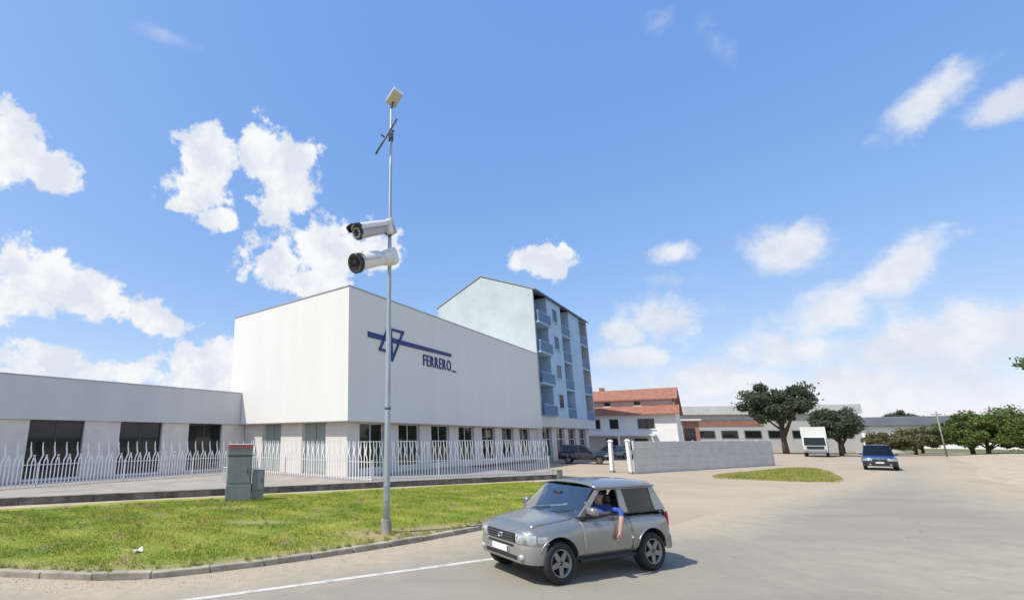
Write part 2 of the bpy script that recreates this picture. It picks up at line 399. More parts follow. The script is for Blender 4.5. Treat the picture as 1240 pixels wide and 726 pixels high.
# ------------------------------------------------------------------ ground, road, verge
def ground_mats():
    # wide ground: pale dirt and gravel near the site, fields further out
    m = bpy.data.materials.new('dirt_and_fields'); m.use_nodes = True
    N, L = m.node_tree.nodes, m.node_tree.links
    b = N['Principled BSDF']; b.inputs['Roughness'].default_value = 0.95
    g = N.new('ShaderNodeNewGeometry')
    def nz(s, d=8, r=0.6):
        n = N.new('ShaderNodeTexNoise'); n.inputs['Scale'].default_value = s; n.inputs['Detail'].default_value = d; n.inputs['Roughness'].default_value = r
        L.new(g.outputs['Position'], n.inputs['Vector']); return n.outputs['Fac']
    def mr(v, a, c):
        n = N.new('ShaderNodeMapRange'); n.inputs['From Min'].default_value = a; n.inputs['From Max'].default_value = c; L.new(v, n.inputs['Value']); return n.outputs[0]
    def mix(f, a, c):
        n = N.new('ShaderNodeMix'); n.data_type = 'RGBA'; L.new(f, n.inputs[0])
        for i, x in ((6, a), (7, c)):
            if isinstance(x, tuple): n.inputs[i].default_value = x + (1,)
            else: L.new(x, n.inputs[i])
        return n.outputs[2]
    dirt = mix(mr(nz(0.25), 0.35, 0.68), (0.34, 0.275, 0.19), (0.45, 0.375, 0.27))
    dirt = mix(mr(nz(9.0, 4), 0.3, 0.75), dirt, (0.41, 0.34, 0.25))
    grass = mix(mr(nz(0.05), 0.35, 0.65), (0.085, 0.11, 0.035), (0.17, 0.16, 0.07))
    ln = N.new('ShaderNodeVectorMath'); ln.operation = 'DISTANCE'; ln.inputs[1].default_value = (20, 30, 0)
    L.new(g.outputs['Position'], ln.inputs[0])
    L.new(mix(mr(ln.outputs['Value'], 60, 95), dirt, grass), b.inputs['Base Color'])
    bp = N.new('ShaderNodeBump'); bp.inputs['Strength'].default_value = 0.35; bp.inputs['Distance'].default_value = 0.03
    L.new(nz(14, 5), bp.inputs['Height']); L.new(bp.outputs[0], b.inputs['Normal'])
    MT['ground'] = m
    # asphalt with blown sand where the 'dust' attribute says so
    m = bpy.data.materials.new('old_asphalt'); m.use_nodes = True
    N, L = m.node_tree.nodes, m.node_tree.links
    b = N['Principled BSDF']; b.inputs['Roughness'].default_value = 0.88
    g = N.new('ShaderNodeNewGeometry')
    base = mix(mr(nz(0.35), 0.35, 0.65), (0.262, 0.238, 0.186), (0.315, 0.287, 0.226))
    fine = mix(mr(nz(55, 3, 0.7), 0.25, 0.75), (0.22, 0.20, 0.158), (0.355, 0.325, 0.26))
    base = mix(mr(nz(2.0), 0.2, 0.9), base, fine)
    vo = N.new('ShaderNodeTexVoronoi'); vo.feature = 'DISTANCE_TO_EDGE'; vo.inputs['Scale'].default_value = 0.22
    wob = N.new('ShaderNodeTexNoise'); wob.inputs['Scale'].default_value = 1.1; wob.inputs['Detail'].default_value = 6
    L.new(g.outputs['Position'], wob.inputs['Vector'])
    va = N.new('ShaderNodeVectorMath'); va.operation = 'MULTIPLY_ADD'; va.inputs[1].default_value = (2.2, 2.2, 0)
    L.new(wob.outputs['Color'], va.inputs[0]); L.new(g.outputs['Position'], va.inputs[2]); L.new(va.outputs[0], vo.inputs['Vector'])
    mp = N.new('ShaderNodeMapping'); mp.inputs['Rotation'].default_value = (0, 0, -R(50)); mp.inputs['Scale'].default_value = (0.12, 0.7, 1)
    L.new(g.outputs['Position'], mp.inputs[0])
    trk = N.new('ShaderNodeTexNoise'); trk.inputs['Scale'].default_value = 1.0; trk.inputs['Detail'].default_value = 5
    L.new(mp.outputs[0], trk.inputs['Vector'])
    base = mix(mr(trk.outputs['Fac'], 0.46, 0.66), base, (0.262, 0.238, 0.188))
    spot = mr(nz(3.3, 2), 0.70, 0.76)
    base = mix(spot, base, (0.185, 0.17, 0.14))
    crk = mr(vo.outputs['Distance'], 0.0, 0.004)
    base = mix(crk, (0.215, 0.195, 0.155), base)
    base = mix(mr(nz(13, 3, .75), 0.62, 0.72), base, (0.37, 0.335, 0.265))
    base = mix(mr(nz(16, 3, .75), 0.63, 0.72), base, (0.17, 0.155, 0.125))
    at = N.new('ShaderNodeAttribute'); at.attribute_name = 'dust'
    ad = N.new('ShaderNodeMath'); ad.operation = 'MULTIPLY_ADD'; ad.inputs[1].default_value = 1.5
    n3 = N.new('ShaderNodeMath'); n3.operation = 'MULTIPLY_ADD'; n3.inputs[1].default_value = 1.6; n3.inputs[2].default_value = -1.05
    L.new(nz(1.6, 9, 0.65), n3.inputs[0])
    L.new(at.outputs['Fac'], ad.inputs[0]); L.new(n3.outputs[0], ad.inputs[2])
    sand = mix(mr(nz(6), 0.3, 0.7), (0.37, 0.305, 0.215), (0.45, 0.38, 0.275))
    L.new(mix(mr(ad.outputs[0], 0.0, 1.0), base, sand), b.inputs['Base Color'])
    bp = N.new('ShaderNodeBump'); bp.inputs['Strength'].default_value = 0.3; bp.inputs['Distance'].default_value = 0.01
    L.new(nz(70, 3), bp.inputs['Height']); L.new(bp.outputs[0], b.inputs['Normal'])
    MT['asphalt'] = m
    # soil and lawn under the blades, and the blades themselves, share one colour field
    for nm, blade in (('turf_soil', False), ('grass_blades', True)):
        m = bpy.data.materials.new(nm); m.use_nodes = True
        N, L = m.node_tree.nodes, m.node_tree.links
        b = N['Principled BSDF']; b.inputs['Roughness'].default_value = 0.9; b.inputs['Specular IOR Level'].default_value = 0.2
        g = N.new('ShaderNodeNewGeometry')
        k = 1.0 if blade else 0.85
        c = mix(mr(nz(0.55, 6), 0.38, 0.62), (0.205 * k, 0.285 * k, 0.04 * k), (0.35 * k, 0.365 * k, 0.065 * k))
        c = mix(mr(nz(1.7, 7), 0.55, 0.72), c, (0.47 * k, 0.41 * k, 0.11 * k))
        c = mix(mr(nz(0.9, 8, 0.7), 0.55, 0.70), c, (0.36 * k, 0.28 * k, 0.15 * k))
        c = mix(mr(nz(7.0, 3), 0.66, 0.70), c, (0.50 * k, 0.42 * k, 0.07 * k))
        at = N.new('ShaderNodeAttribute'); at.attribute_name = 'dry'
        c = mix(at.outputs['Fac'], c, (0.33, 0.26, 0.15))
        if blade:
            hv = N.new('ShaderNodeHueSaturation'); L.new(c, hv.inputs['Color'])
            q = N.new('ShaderNodeMapRange'); q.inputs['To Min'].default_value = 0.65; q.inputs['To Max'].default_value = 1.4
            L.new(g.outputs['Random Per Island'], q.inputs['Value']); L.new(q.outputs[0], hv.inputs['Value'])
            c = hv.outputs[0]
        L.new(c, b.inputs['Base Color'])
        MT[nm] = m
ground_mats()

S = Vector((0.912, 0.410, 0)).normalized()     # along the street
T_ = Vector((-S.y, S.x, 0))                    # away from the street
W0 = Vector((-12.59, 16.37, 0))                # on the front face of the low wall
def st(s, t, z=0.0): return W0 + S * s + T_ * t + Vector((0, 0, z))

tag(MB().grid(lambda a, b: ((a - .5) * 6000, (b - .5) * 6000, -0.012), 4, 4).build('ground', MT['ground']), kind='structure')

# kerb line (road side), smooth through control points
KP = [(-13.4, 15.0), (-12.6, 12.6), (-11.2, 10.8), (-9.4, 9.55), (-7.6, 8.95), (-5.9, 8.66), (-4.1, 8.56), (-2.3, 9.30), (-0.7, 10.25), (0.6, 11.12), (2.0, 12.18), (3.4, 13.35), (5.6, 15.5), (7.6, 18.0), (9.0, 20.6), (9.9, 23.4), (10.4, 25.9)]
def catmull(P, n):
    P = [Vector(p) for p in P]; out = []
    P = [P[0] * 2 - P[1]] + P + [P[-1] * 2 - P[-2]]
    for i in range(1, len(P) - 2):
        for k in range(n):
            t = k / n
            out.append(0.5 * ((2 * P[i]) + (P[i + 1] - P[i - 1]) * t + (2 * P[i - 1] - 5 * P[i] + 4 * P[i + 1] - P[i + 2]) * t * t + (3 * P[i] - P[i - 1] - 3 * P[i + 1] + P[i + 2]) * t ** 3))
    out.append(P[-2]); return out
KL = catmull(KP, 12)
KA = np.array([(p.x, p.y) for p in KL])
def kerb_dist(x, y):
    d = np.hypot(KA[None, :, 0] - np.asarray(x)[:, None], KA[None, :, 1] - np.asarray(y)[:, None])
    return d.min(axis=1)

# road: one sheet from the kerb, past the car, curving away to the right
RL = [(-40, 4), (-30, 10), (-17, 14.5)] + [tuple(p) for p in KL[::4]]
RL = [p for p in RL if p[1] < 14.8 and p[0] < 5.0]
road_left = RL + [(6.2, 13.1), (8.4, 13.6), (11.0, 15.6), (13.97, 18.1), (18.4, 21.0), (26.8, 26.6), (35.6, 33.6), (48, 45.5), (70, 68), (120, 118)]
road_right = [(124, 114), (74, 64), (52, 42.5), (40, 33.0), (34.4, 28.2), (29.4, 22.3), (24.2, 16.4), (20, 9), (17, -2), (14, -14), (-40, -20)]
def build_road():
    me = bpy.data.meshes.new('road')
    bm = bmesh.new()
    vs = [bm.verts.new((p[0], p[1], 0.0)) for p in road_left + road_right]
    f = bm.faces.new(vs)
    bmesh.ops.triangulate(bm, faces=[f])
    for ax, n in (((1, 0, 0), range(-16, 40)), ((0, 1, 0), range(-2, 40))):
        for i in n:
            bmesh.ops.bisect_plane(bm, geom=bm.verts[:] + bm.edges[:] + bm.faces[:], plane_co=Vector(ax) * i, plane_no=ax)
    bmesh.ops.recalc_face_normals(bm, faces=bm.faces)
    bm.to_mesh(me); bm.free()
    n = len(me.vertices); co = np.empty(n * 3); me.vertices.foreach_get('co', co); co = co.reshape(-1, 3)
    d = kerb_dist(co[:, 0], co[:, 1])
    dust = np.clip(1.0 - d / 2.3, 0, 1) * (co[:, 0] < 6)
    # edge of the far road and the junction on the near right are sandy too
    e = np.array(road_left[len(RL):]); e2 = np.array(road_right)
    def seg(P):
        best = np.full(n, 1e9)
        for a, b in zip(P[:-1], P[1:]):
            ab = b - a; t = np.clip(((co[:, :2] - a) @ ab) / (ab @ ab), 0, 1)
            best = np.minimum(best, np.hypot(*(co[:, :2] - a - t[:, None] * ab).T))
        return best
    dust = np.maximum(dust, np.clip(1.0 - seg(e) / 2.6, 0, 1))
    dust = np.maximum(dust, 0.85 * np.clip(1.0 - seg(e2) / 5.0, 0, 1))
    j = np.hypot((co[:, 0] - 15) / 9.0, (co[:, 1] - 7.5) / 5.0)
    dust = np.maximum(dust, 0.62 * np.clip(1.25 - j, 0, 1))
    at = me.attributes.new('dust', 'FLOAT', 'POINT'); at.data.foreach_set('value', dust.astype(np.float32))
    me.materials.append(MT['asphalt'])
    return tag(link_mesh('road', me), kind='structure')
build_road()

# white edge line
mb = MB()
p0, p1 = Vector((-9.5, 4.47, 0)), Vector((6.4, 11.78, 0))
dl = (p1 - p0).normalized(); nl = Vector((-dl.y, dl.x, 0))
k = 40
for i in range(k):
    a, b = p0.lerp(p1, i / k), p0.lerp(p1, (i + 1) / k)
    w0, w1 = 0.062 + rnd.uniform(-.004, .004), 0.062
    mb.add([a - nl * w1 + Vector((0, 0, .004)), b - nl * w1 + Vector((0, 0, .004)), b + nl * w1 + Vector((0, 0, .004)), a + nl * w1 + Vector((0, 0, .004))], [(0, 1, 2, 3)])
tag(mb.build('road_marking', MT['white_line']), kind='structure')

# kerb: single stones
kerb = tag(empty('kerb', (KP[6][0], KP[6][1], 0)), kind='structure')
acc = [0.0]
for a, b in zip(KL[:-1], KL[1:]): acc.append(acc[-1] + (b - a).length)
def along(d):
    d = max(0, min(acc[-1] - 1e-4, d)); i = int(np.searchsorted(acc, d, side='right') - 1); i = min(i, len(KL) - 2)
    return KL[i].lerp(KL[i + 1], (d - acc[i]) / (acc[i + 1] - acc[i]))
stone_meshes = []
for v_ in range(4):
    mb = MB(); h = rnd.uniform(-.006, .006)
    nseg = 6
    for i in range(1):
        mb.box(-0.5, 0.5, 0.0, 0.15, -0.12, 0.118 + h)
    me = mb.mesh('kerb_stone', MT['kerb'], bevel=0.018, segs=2)
    stone_meshes.append(me)
dd = 0.0
while dd < acc[-1] - 0.5:
    ln = 0.98
    a, b = along(dd + .006), along(dd + ln - .006)
    c = (a + b) / 2; an = math.atan2((b - a).y, (b - a).x)
    o = link_mesh('kerb_stone', stone_meshes[rnd.randrange(4)], kerb, (c.x - kerb.location.x, c.y - kerb.location.y, rnd.uniform(-.012, .008)), (rnd.uniform(-.05, .03), rnd.uniform(-.012, .012), an + rnd.uniform(-.018, .018)), ((b - a).length - rnd.uniform(0, .02), 1, 1))
    dd += ln

# verge: soil sheet between kerb and path, and grass blades on it
inner = [st(s, -1.65 + 0.033 * max(0, s - 1) if s > 0 else -1.68, 0) for s in (-8, -4, 0, 4, 8, 12, 16, 20, 23.5, 25.0)]
KI = []
for i, p in enumerate(KL):
    d = (KL[min(i + 1, len(KL) - 1)] - KL[max(i - 1, 0)]).normalized()
    KI.append(Vector((p.x - d.y * 0.15, p.y + d.x * 0.15)))
verge_poly = [(p.x, p.y) for p in KI] + [(p.x, p.y) for p in inner[::-1] if p.x > -13.6]
VP = np.array(verge_poly)
def inside(x, y, P):
    r = np.zeros(len(x), bool); n = len(P); j = n - 1
    for i in range(n):
        c = ((P[i, 1] > y) != (P[j, 1] > y)) & (x < (P[j, 0] - P[i, 0]) * (y - P[i, 1]) / (P[j, 1] - P[i, 1] + 1e-12) + P[i, 0])
        r ^= c; j = i
    return r
def dryness(x, y):
    d = kerb_dist(x, y)
    k = np.clip(1.0 - (d - 0.15) / 0.55, 0, 1) * 0.75
    # worn earth round the pole foot and along the kerb beside it
    k = np.maximum(k, np.clip(1.35 - np.hypot((x - 0.6) * 0.62 - (y - 11.9) * 0.35, (y - 11.9) * 1.15) / 0.85, 0, 1))
    k = np.maximum(k, np.clip(1.3 - np.hypot((x - 1.9) * .7 - (y - 12.6) * .5, (y - 12.6) * 1.1) / 0.75, 0, 1))
    k = np.maximum(k, 0.7 * np.clip(1.3 - np.hypot((x + 3.0) * 0.5 - (y - 13.2) * .2, (y - 13.2) * 1.8) / 0.55, 0, 1))
    k = np.maximum(k, 0.5 * np.clip(1.3 - np.hypot((x + 4.9) * 0.45 - (y - 15.9) * .2, (y - 15.9) * 1.6) / 0.55, 0, 1))
    return k
def vz(x, y):
    d = np.minimum(kerb_dist(x, y), 4.0)
    return 0.092 + 0.016 * d + 0.012 * np.sin(x * 1.3 + y * 0.7) * np.clip(d, 0, 1)
def build_verge():
    bm = bmesh.new()
    f = bm.faces.new([bm.verts.new((p[0], p[1], 0)) for p in verge_poly])
    bmesh.ops.triangulate(bm, faces=[f])
    for ax, lo, hi in (((1, 0, 0), -14, 12), ((0, 1, 0), 8, 28)):
        for i in range(int(lo / .4), int(hi / .4)):
            bmesh.ops.bisect_plane(bm, geom=bm.verts[:] + bm.edges[:] + bm.faces[:], plane_co=Vector(ax) * (i * .4), plane_no=ax)
    bmesh.ops.recalc_face_normals(bm, faces=bm.faces)
    me = bpy.data.meshes.new('verge'); bm.to_mesh(me); bm.free()
    n = len(me.vertices); co = np.empty(n * 3); me.vertices.foreach_get('co', co); co = co.reshape(-1, 3)
    co[:, 2] = vz(co[:, 0], co[:, 1]); me.vertices.foreach_set('co', co.ravel())
    me.attributes.new('dry', 'FLOAT', 'POINT').data.foreach_set('value', dryness(co[:, 0], co[:, 1]).astype(np.float32))
    me.materials.append(MT['turf_soil'])
    tag(link_mesh('verge', me), kind='structure')
build_verge()

def blades(name, poly, n, hmin, hmax, seed, zf, dryf, wk=1.0, label=''):
    g = np.random.default_rng(seed)
    P = np.array(poly); lo, hi = P.min(0), P.max(0)
    x = g.uniform(lo[0], hi[0], n * 3); y = g.uniform(lo[1], hi[1], n * 3)
    k = inside(x, y, P); x, y = x[k][:n], y[k][:n]
    dry = dryf(x, y)
    k = g.random(len(x)) > dry * 0.85
    x, y, dry = x[k], y[k], dry[k]
    m = len(x)
    patch = 0.75 + 0.35 * np.sin(x * 2.1 + 1.3 * np.sin(y * 1.7)) * np.sin(y * 2.6 + x * .6)
    h = g.uniform(hmin, hmax, m) * patch * (1 - .5 * dry)
    a = g.uniform(0, 2 * np.pi, m); w = g.uniform(0.006, 0.013, m) * wk
    la = g.uniform(0, 2 * np.pi, m); ll = h * g.uniform(0.1, 0.8, m)
    z = zf(x, y) - 0.004
    v = np.empty((m, 3, 3))
    v[:, 0] = np.stack([x - np.cos(a) * w, y - np.sin(a) * w, z], 1)
    v[:, 1] = np.stack([x + np.cos(a) * w, y + np.sin(a) * w, z], 1)
    v[:, 2] = np.stack([x + np.cos(la) * ll, y + np.sin(la) * ll, z + h], 1)
    me = bpy.data.meshes.new(name)
    me.vertices.add(m * 3); me.vertices.foreach_set('co', v.ravel())
    me.loops.add(m * 3); me.loops.foreach_set('vertex_index', np.arange(m * 3, dtype=np.int32))
    me.polygons.add(m); me.polygons.foreach_set('loop_start', np.arange(0, m * 3, 3, dtype=np.int32))
    me.polygons.foreach_set('loop_total', np.full(m, 3, np.int32))
    me.update(); me.validate()
    me.attributes.new('dry', 'FLOAT', 'POINT').data.foreach_set('value', np.repeat(dry * .6, 3).astype(np.float32))
    me.materials.append(MT['grass_blades'])
    return tag(link_mesh(name, me), label, 'grass', kind='stuff')
def tufts(n, seed):
    # longer weeds in clumps, thicker along the kerb and round the cabinets
    g = np.random.default_rng(seed)
    lo, hi = VP.min(0), VP.max(0)
    x = g.uniform(lo[0], hi[0], n * 3); y = g.uniform(lo[1], hi[1], n * 3)
    kk = inside(x, y, VP); x, y = x[kk][:n], y[kk][:n]
    d_ = g.uniform(0, acc[-1] * .75, n // 2)
    kx = np.array([along(q).x for q in d_]) + g.normal(0, .05, len(d_)); ky = np.array([along(q).y for q in d_]) + .20 + g.normal(0, .05, len(d_))
    cx_ = np.array([-4.83, -4.18, .36]); cy_ = np.array([17.2, 17.4, 11.85])
    ii = g.integers(0, 3, 60); x = np.concatenate([x, kx, cx_[ii] + g.normal(0, .28, 60)]); y = np.concatenate([y, ky, cy_[ii] + g.normal(0, .07, 60)])
    per = 22; X = np.repeat(x, per) + g.normal(0, .03, len(x) * per); Y = np.repeat(y, per) + g.normal(0, .03, len(x) * per)
    m = len(X); h = np.repeat(g.uniform(.06, .15, len(x)), per) * g.uniform(.5, 1.1, m); w = g.uniform(.004, .008, m); a = g.uniform(0, 6.28, m); l_ = h * g.uniform(.2, .8, m)
    z = vz(X, Y) - .004; v = np.empty((m, 3, 3))
    v[:, 0] = np.stack([X - np.cos(a) * w, Y - np.sin(a) * w, z], 1); v[:, 1] = np.stack([X + np.cos(a) * w, Y + np.sin(a) * w, z], 1); v[:, 2] = np.stack([X + np.sin(a * 3) * l_, Y + np.cos(a * 3) * l_, z + h], 1)
    me = bpy.data.meshes.new('weeds'); me.from_pydata(v.reshape(-1, 3).tolist(), [], np.arange(m * 3).reshape(-1, 3).tolist())
    me.attributes.new('dry', 'FLOAT', 'POINT').data.foreach_set('value', np.repeat(g.uniform(0, .5, len(x)), per * 3).astype(np.float32))
    me.materials.append(MT['grass_blades'])
    tag(link_mesh('weeds', me), 'longer tufts of weeds scattered through the verge lawn', 'weeds', kind='stuff')
tufts(420, 23)
blades('grass', verge_poly, 300000, 0.02, 0.06, 3, vz, dryness, .75, label='short patchy green lawn on the roadside verge behind the kerb')

# gravel and crumbs of earth swept along the kerb
def gravel():
    g = np.random.default_rng(17); n = 5200
    d = g.uniform(0, acc[-1] * .78, n); V = []; F = []
    off = -np.abs(g.normal(0, .42, n)) - .01
    up_ = g.random(n) < .22
    for i in range(n):
        p = along(d[i]); q = along(d[i] + .05); t = (q - p).normalized()
        o = off[i] if not up_[i] else .16 + abs(off[i]) * .5
        x, y = p.x - t.y * o, p.y + t.x * o
        z = 0.0 if not up_[i] else .10
        if abs(o) < .02: continue
        s_ = g.uniform(.005, .017) * (1.4 if g.random() < .05 else 1)
        a = g.uniform(0, 6.28); b = len(V)
        V += [(x + s_ * math.cos(a + k * 1.57) * g.uniform(.7, 1.3), y + s_ * math.sin(a + k * 1.57) * g.uniform(.7, 1.3), z - .004) for k in range(4)] + [(x, y, z + s_ * g.uniform(.5, 1.1))]
        F += [(b, b + 1, b + 4), (b + 1, b + 2, b + 4), (b + 2, b + 3, b + 4), (b + 3, b, b + 4)]
    me = bpy.data.meshes.new('gravel'); me.from_pydata(V, [], F); me.materials.append(MT['kerb'])
    tag(link_mesh('gravel', me), 'loose gravel and crumbs of earth swept along the kerb', 'gravel', kind='stuff')
gravel()

# sandy footpath between verge and low wall
mb = MB()
q = [(p.x, p.y) for p in inner]
o_ = [st(s, -0.02) for s in (-8, -4, 0, 4, 8, 12, 16, 20, 23.5, 25.2)]
for i in range(len(q) - 1):
    mb.add([(q[i][0], q[i][1] - .05, .128), (q[i + 1][0], q[i + 1][1] - .05, .128), (o_[i + 1].x, o_[i + 1].y + .03, .11), (o_[i].x, o_[i].y + .03, .11)], [(0, 1, 2, 3)])
tag(mb.build('footpath', MT['path']), kind='structure')

# forecourt behind the low wall, with a ramp down to the parking ground at its right end
FEND = 25.15
mb = MB()
A, B_ = st(-14, 0.2), st(FEND, 0.2)
Cc, D = st(FEND, 60), st(-14, 60)
mb.add([(p.x, p.y, .325) for p in (A, B_, Cc, D)], [(0, 1, 2, 3)])
E1, E2 = st(FEND + 3.5, 0.2), st(FEND + 3.5, 60)
mb.add([(B_.x, B_.y, .325), (E1.x, E1.y, -.01), (E2.x, E2.y, -.01), (Cc.x, Cc.y, .325)], [(0, 1, 2, 3)])
mb.add([(B_.x, B_.y, .325), (E1.x, E1.y, -.01), (B_.x, B_.y, -.05)], [(0, 1, 2)])
mb.add([(A.x, A.y, .325), (B_.x, B_.y, .325), (B_.x, B_.y, -.05), (A.x, A.y, -.05)], [(0, 1, 2, 3)])
tag(mb.build('forecourt', MT['paving']), kind='structure')

# low concrete wall in cast sections
lw = tag(empty('low_wall', tuple(st(0, 0))), 'low stained concrete retaining wall running below the white fence', 'wall')
lw.rotation_euler = (0, 0, math.atan2(S.y, S.x))
for i in range(17):
    x0 = -13 + i * 2.25
    x1 = min(x0 + 2.238, FEND)
    if x0 >= FEND: break
    mb = MB(); mb.box(x0, x1, 0.0, 0.24, -0.1, 0.355 + rnd.uniform(-.008, .008))
    mb.build('wall_section', MT['dark_concrete'], lw, bevel=0.015)
    mb = MB(); mb.box(x0 - .002, x1 + .002, -0.02, 0.26, 0.352, 0.378)
    mb.build('wall_cap', MT['concrete'], lw, bevel=0.006)
mb = MB(); mb.box(FEND + .01, FEND + .42, -0.05, 0.36, -0.05, 0.62); mb.build('end_block', MT['concrete'], lw, bevel=0.02)

# ------------------------------------------------------------------ buildings (frame: x along the street front, y into the block)
UANG = math.atan2(0.764, 0.645)
CB = Vector((-1.28, 25.0, 0))
UX = Vector((math.cos(UANG), math.sin(UANG), 0)); VX = Vector((-UX.y, UX.x, 0))
def uvw(u, v, z=0.0): return CB + UX * u + VX * v + Vector((0, 0, z))

def stroke(mb, pts, w, y0, y1, closed=False):
    n = len(pts)
    for i in range(n if closed else n - 1):
        a = Vector((pts[i][0], pts[i][1])); b = Vector((pts[(i + 1) % n][0], pts[(i + 1) % n][1]))
        d = (b - a).normalized(); p = Vector((-d.y, d.x)) * (w / 2); e = d * (w / 2)
        dy = i * .003
        mb.prism([tuple(a - e - p), tuple(b + e - p), tuple(b + e + p), tuple(a - e + p)], 'y', y0 - dy, y1)

def letters(text, x0, z0, h, width, parent, y):
    """raised letters, one mesh each, reading along +x on a wall that faces -y"""
    objs = []
    x = 0.0
    for ch in text:
        cu = bpy.data.curves.new('letter', 'FONT')
        cu.body = ch; cu.size = 1.0; cu.extrude = 0.03; cu.offset = 0.008
        tmp = bpy.data.objects.new('tmp', cu); col.objects.link(tmp)
        me = bpy.data.meshes.new_from_object(tmp.evaluated_get(bpy.context.evaluated_depsgraph_get()))
        col.objects.unlink(tmp); bpy.data.objects.remove(tmp)
        xs = [v.co.x for v in me.vertices]
        w = (max(xs) - min(xs)) if xs else 0.3
        if ch == '.': w += 0.02
        objs.append((ch, me, x - (min(xs) if xs else 0), w))
        x += w + 0.17
    tot = x - 0.17
    sx = width / tot
    cap = 0.70
    for ch, me, off, w in objs:
        me.materials.clear(); me.materials.append(MT['logo'])
        link_mesh('letter', me, parent, (x0 + off * sx, y, z0), (R(90), 0, 0), (sx, h / cap, 1.0))

# --- white showroom
show = tag(empty('showroom_building', tuple(CB), UANG), 'big white windowless showroom block with blue company logo above a glazed ground floor', 'building')
mb = MB(); mb.box(0, 28.45, 0, 11.3, 3.26, 10.84)
upper = mb.build('upper_volume', MT['white_wall'], show, bevel=0.02)
mb = MB()
mb.box(-.035, 28.49, -.035, .12, 10.838, 10.90); mb.box(-.035, .12, .1205, 11.33, 10.838, 10.90); mb.box(28.34, 28.49, .1205, 11.33, 10.838, 10.90)
mb.build('coping', MT['coping'], upper)
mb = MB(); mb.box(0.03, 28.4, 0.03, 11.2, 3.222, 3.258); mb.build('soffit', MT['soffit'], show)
mb = MB(); mb.box(0.9, 27.9, 0.95, 11.0, 0.2, 3.22); mb.build('ground_floor_wall', MT['pillar'], show)
def pillar(parent, x0, x1, y0, y1, z1=3.22):
    mb = MB(); mb.box(x0, x1, y0, y1, 0.25, z1); return mb.build('pillar', MT['pillar'], parent, bevel=0.015)
def glazing(parent, x0, x1, y, z0, z1, mull=(), transom=None, axis='x', frame='white_frame', pane='window'):
    """window with frame bars and panes; axis tells which way it runs"""
    root = MB()
    def bx(m, a0, a1, d0, d1, z0_, z1_):
        if axis == 'x': m.box(a0, a1, y + d0, y + d1, z0_, z1_)
        else: m.box(y + d0, y + d1, a0, a1, z0_, z1_)
    f = 0.06
    bx(root, x0, x0 + f, 0, .08, z0, z1); bx(root, x1 - f, x1, 0, .08, z0, z1)
    bx(root, x0 + f, x1 - f, .002, .08, z1 - f, z1); bx(root, x0 + f, x1 - f, .002, .08, z0, z0 + f)
    w = root.build('window', MT[frame], parent)
    cuts = [x0 + f] + list(mull) + [x1 - f]
    zc = [z0 + f] + ([transom] if transom else []) + [z1 - f]
    bars = MB(); has = False
    for m_ in mull: bx(bars, m_ - .03, m_ + .03, .004, .078, z0 + f, z1 - f); has = True
    if transom:
        for i in range(len(cuts) - 1):
            a0 = cuts[i] + (.03 if i else 0); a1 = cuts[i + 1] - (.03 if i < len(cuts) - 2 else 0)
            bx(bars, a0, a1, .006, .076, transom - .03, transom + .03); has = True
    if has: bars.build('glazing_bar', MT[frame], w)
    for i in range(len(cuts) - 1):
        for j in range(len(zc) - 1):
            pm = MB(); bx(pm, cuts[i], cuts[i + 1], .035, .05, zc[j], zc[j + 1])
            pm.build('pane', MT[pane], w)
    return w
# street side of the ground floor: windows 2.4 m, pillars 1.35 m
wx = [(1.55, 3.80), (5.22, 7.57), (8.97, 11.36), (12.70, 15.1), (16.45, 18.85), (20.2, 22.6), (24.0, 26.4)]
px = [0.5] + [w for ab in wx for w in ab] + [28.3]
for i in range(0, len(px), 2):
    pillar(show, px[i], px[i + 1], 0.52, 0.96)
for a, b in wx:
    glazing(show, a, b, 0.70, 0.62, 3.22, mull=((a + b) / 2,), transom=2.15)
    mb = MB(); mb.box(a, b, 0.60, 0.95, 0.25, 0.62); mb.build('sill_wall', MT['pillar'], show)
# lit side: pillars and two big grey-green shutters
py = [0.962, 2.2, 4.2, 6.2, 8.1, 11.0]
for i in range(0, len(py), 2):
    pillar(show, 0.5, 0.902, py[i], py[i + 1])
for a, b in ((2.2, 4.2), (6.2, 8.1)):
    mb = MB(); mb.box(0.66, 0.90, a, b, 0.25, 0.42); th = mb.build('shutter_threshold', MT['concrete'], show)
    sh = MB(); sh.box(0.74, 0.80, a + .05, b - .05, 0.43, 3.20); sh = sh.build('shutter', MT['green_panel'], show)
    mb = MB()
    mb.box(0.70, 0.80, a, a + .048, 0.42, 3.22); mb.build('shutter_frame', MT['wing_fascia'], sh)
    mb = MB(); mb.box(0.70, 0.80, b - .048, b, 0.42, 3.22); mb.build('shutter_frame', MT['wing_fascia'], sh)
    mb = MB(); mb.box(0.728, 0.739, (a + b) / 2 - .012, (a + b) / 2 + .012, .44, 3.2); mb.build('shutter_joint', MT['dark_frame'], sh)
# company sign
lg = MB(); lg.prism([(1.62, 8.14), (11.08, 8.19), (11.08, 8.42), (1.62, 8.47)], 'y', -0.06, -0.003)
lg = lg.build('logo_bar', MT['logo'], show)
mb = MB(); stroke(mb, [(3.80, 8.98), (5.08, 9.0), (3.92, 7.06)], 0.15, -0.075, -0.003, True); mb.build('logo_triangle', MT['logo'], lg)
mb = MB(); stroke(mb, [(3.52, 9.0), (2.72, 7.56), (3.60, 7.52)], 0.15, -0.088, -0.003, True); mb.build('logo_triangle', MT['logo'], lg)
letters('FERRERO', 7.36, 7.14, 0.76, 3.62, show, -0.034)
letters('s.p.a.', 11.1, 7.12, 0.15, 0.62, show, -0.034)

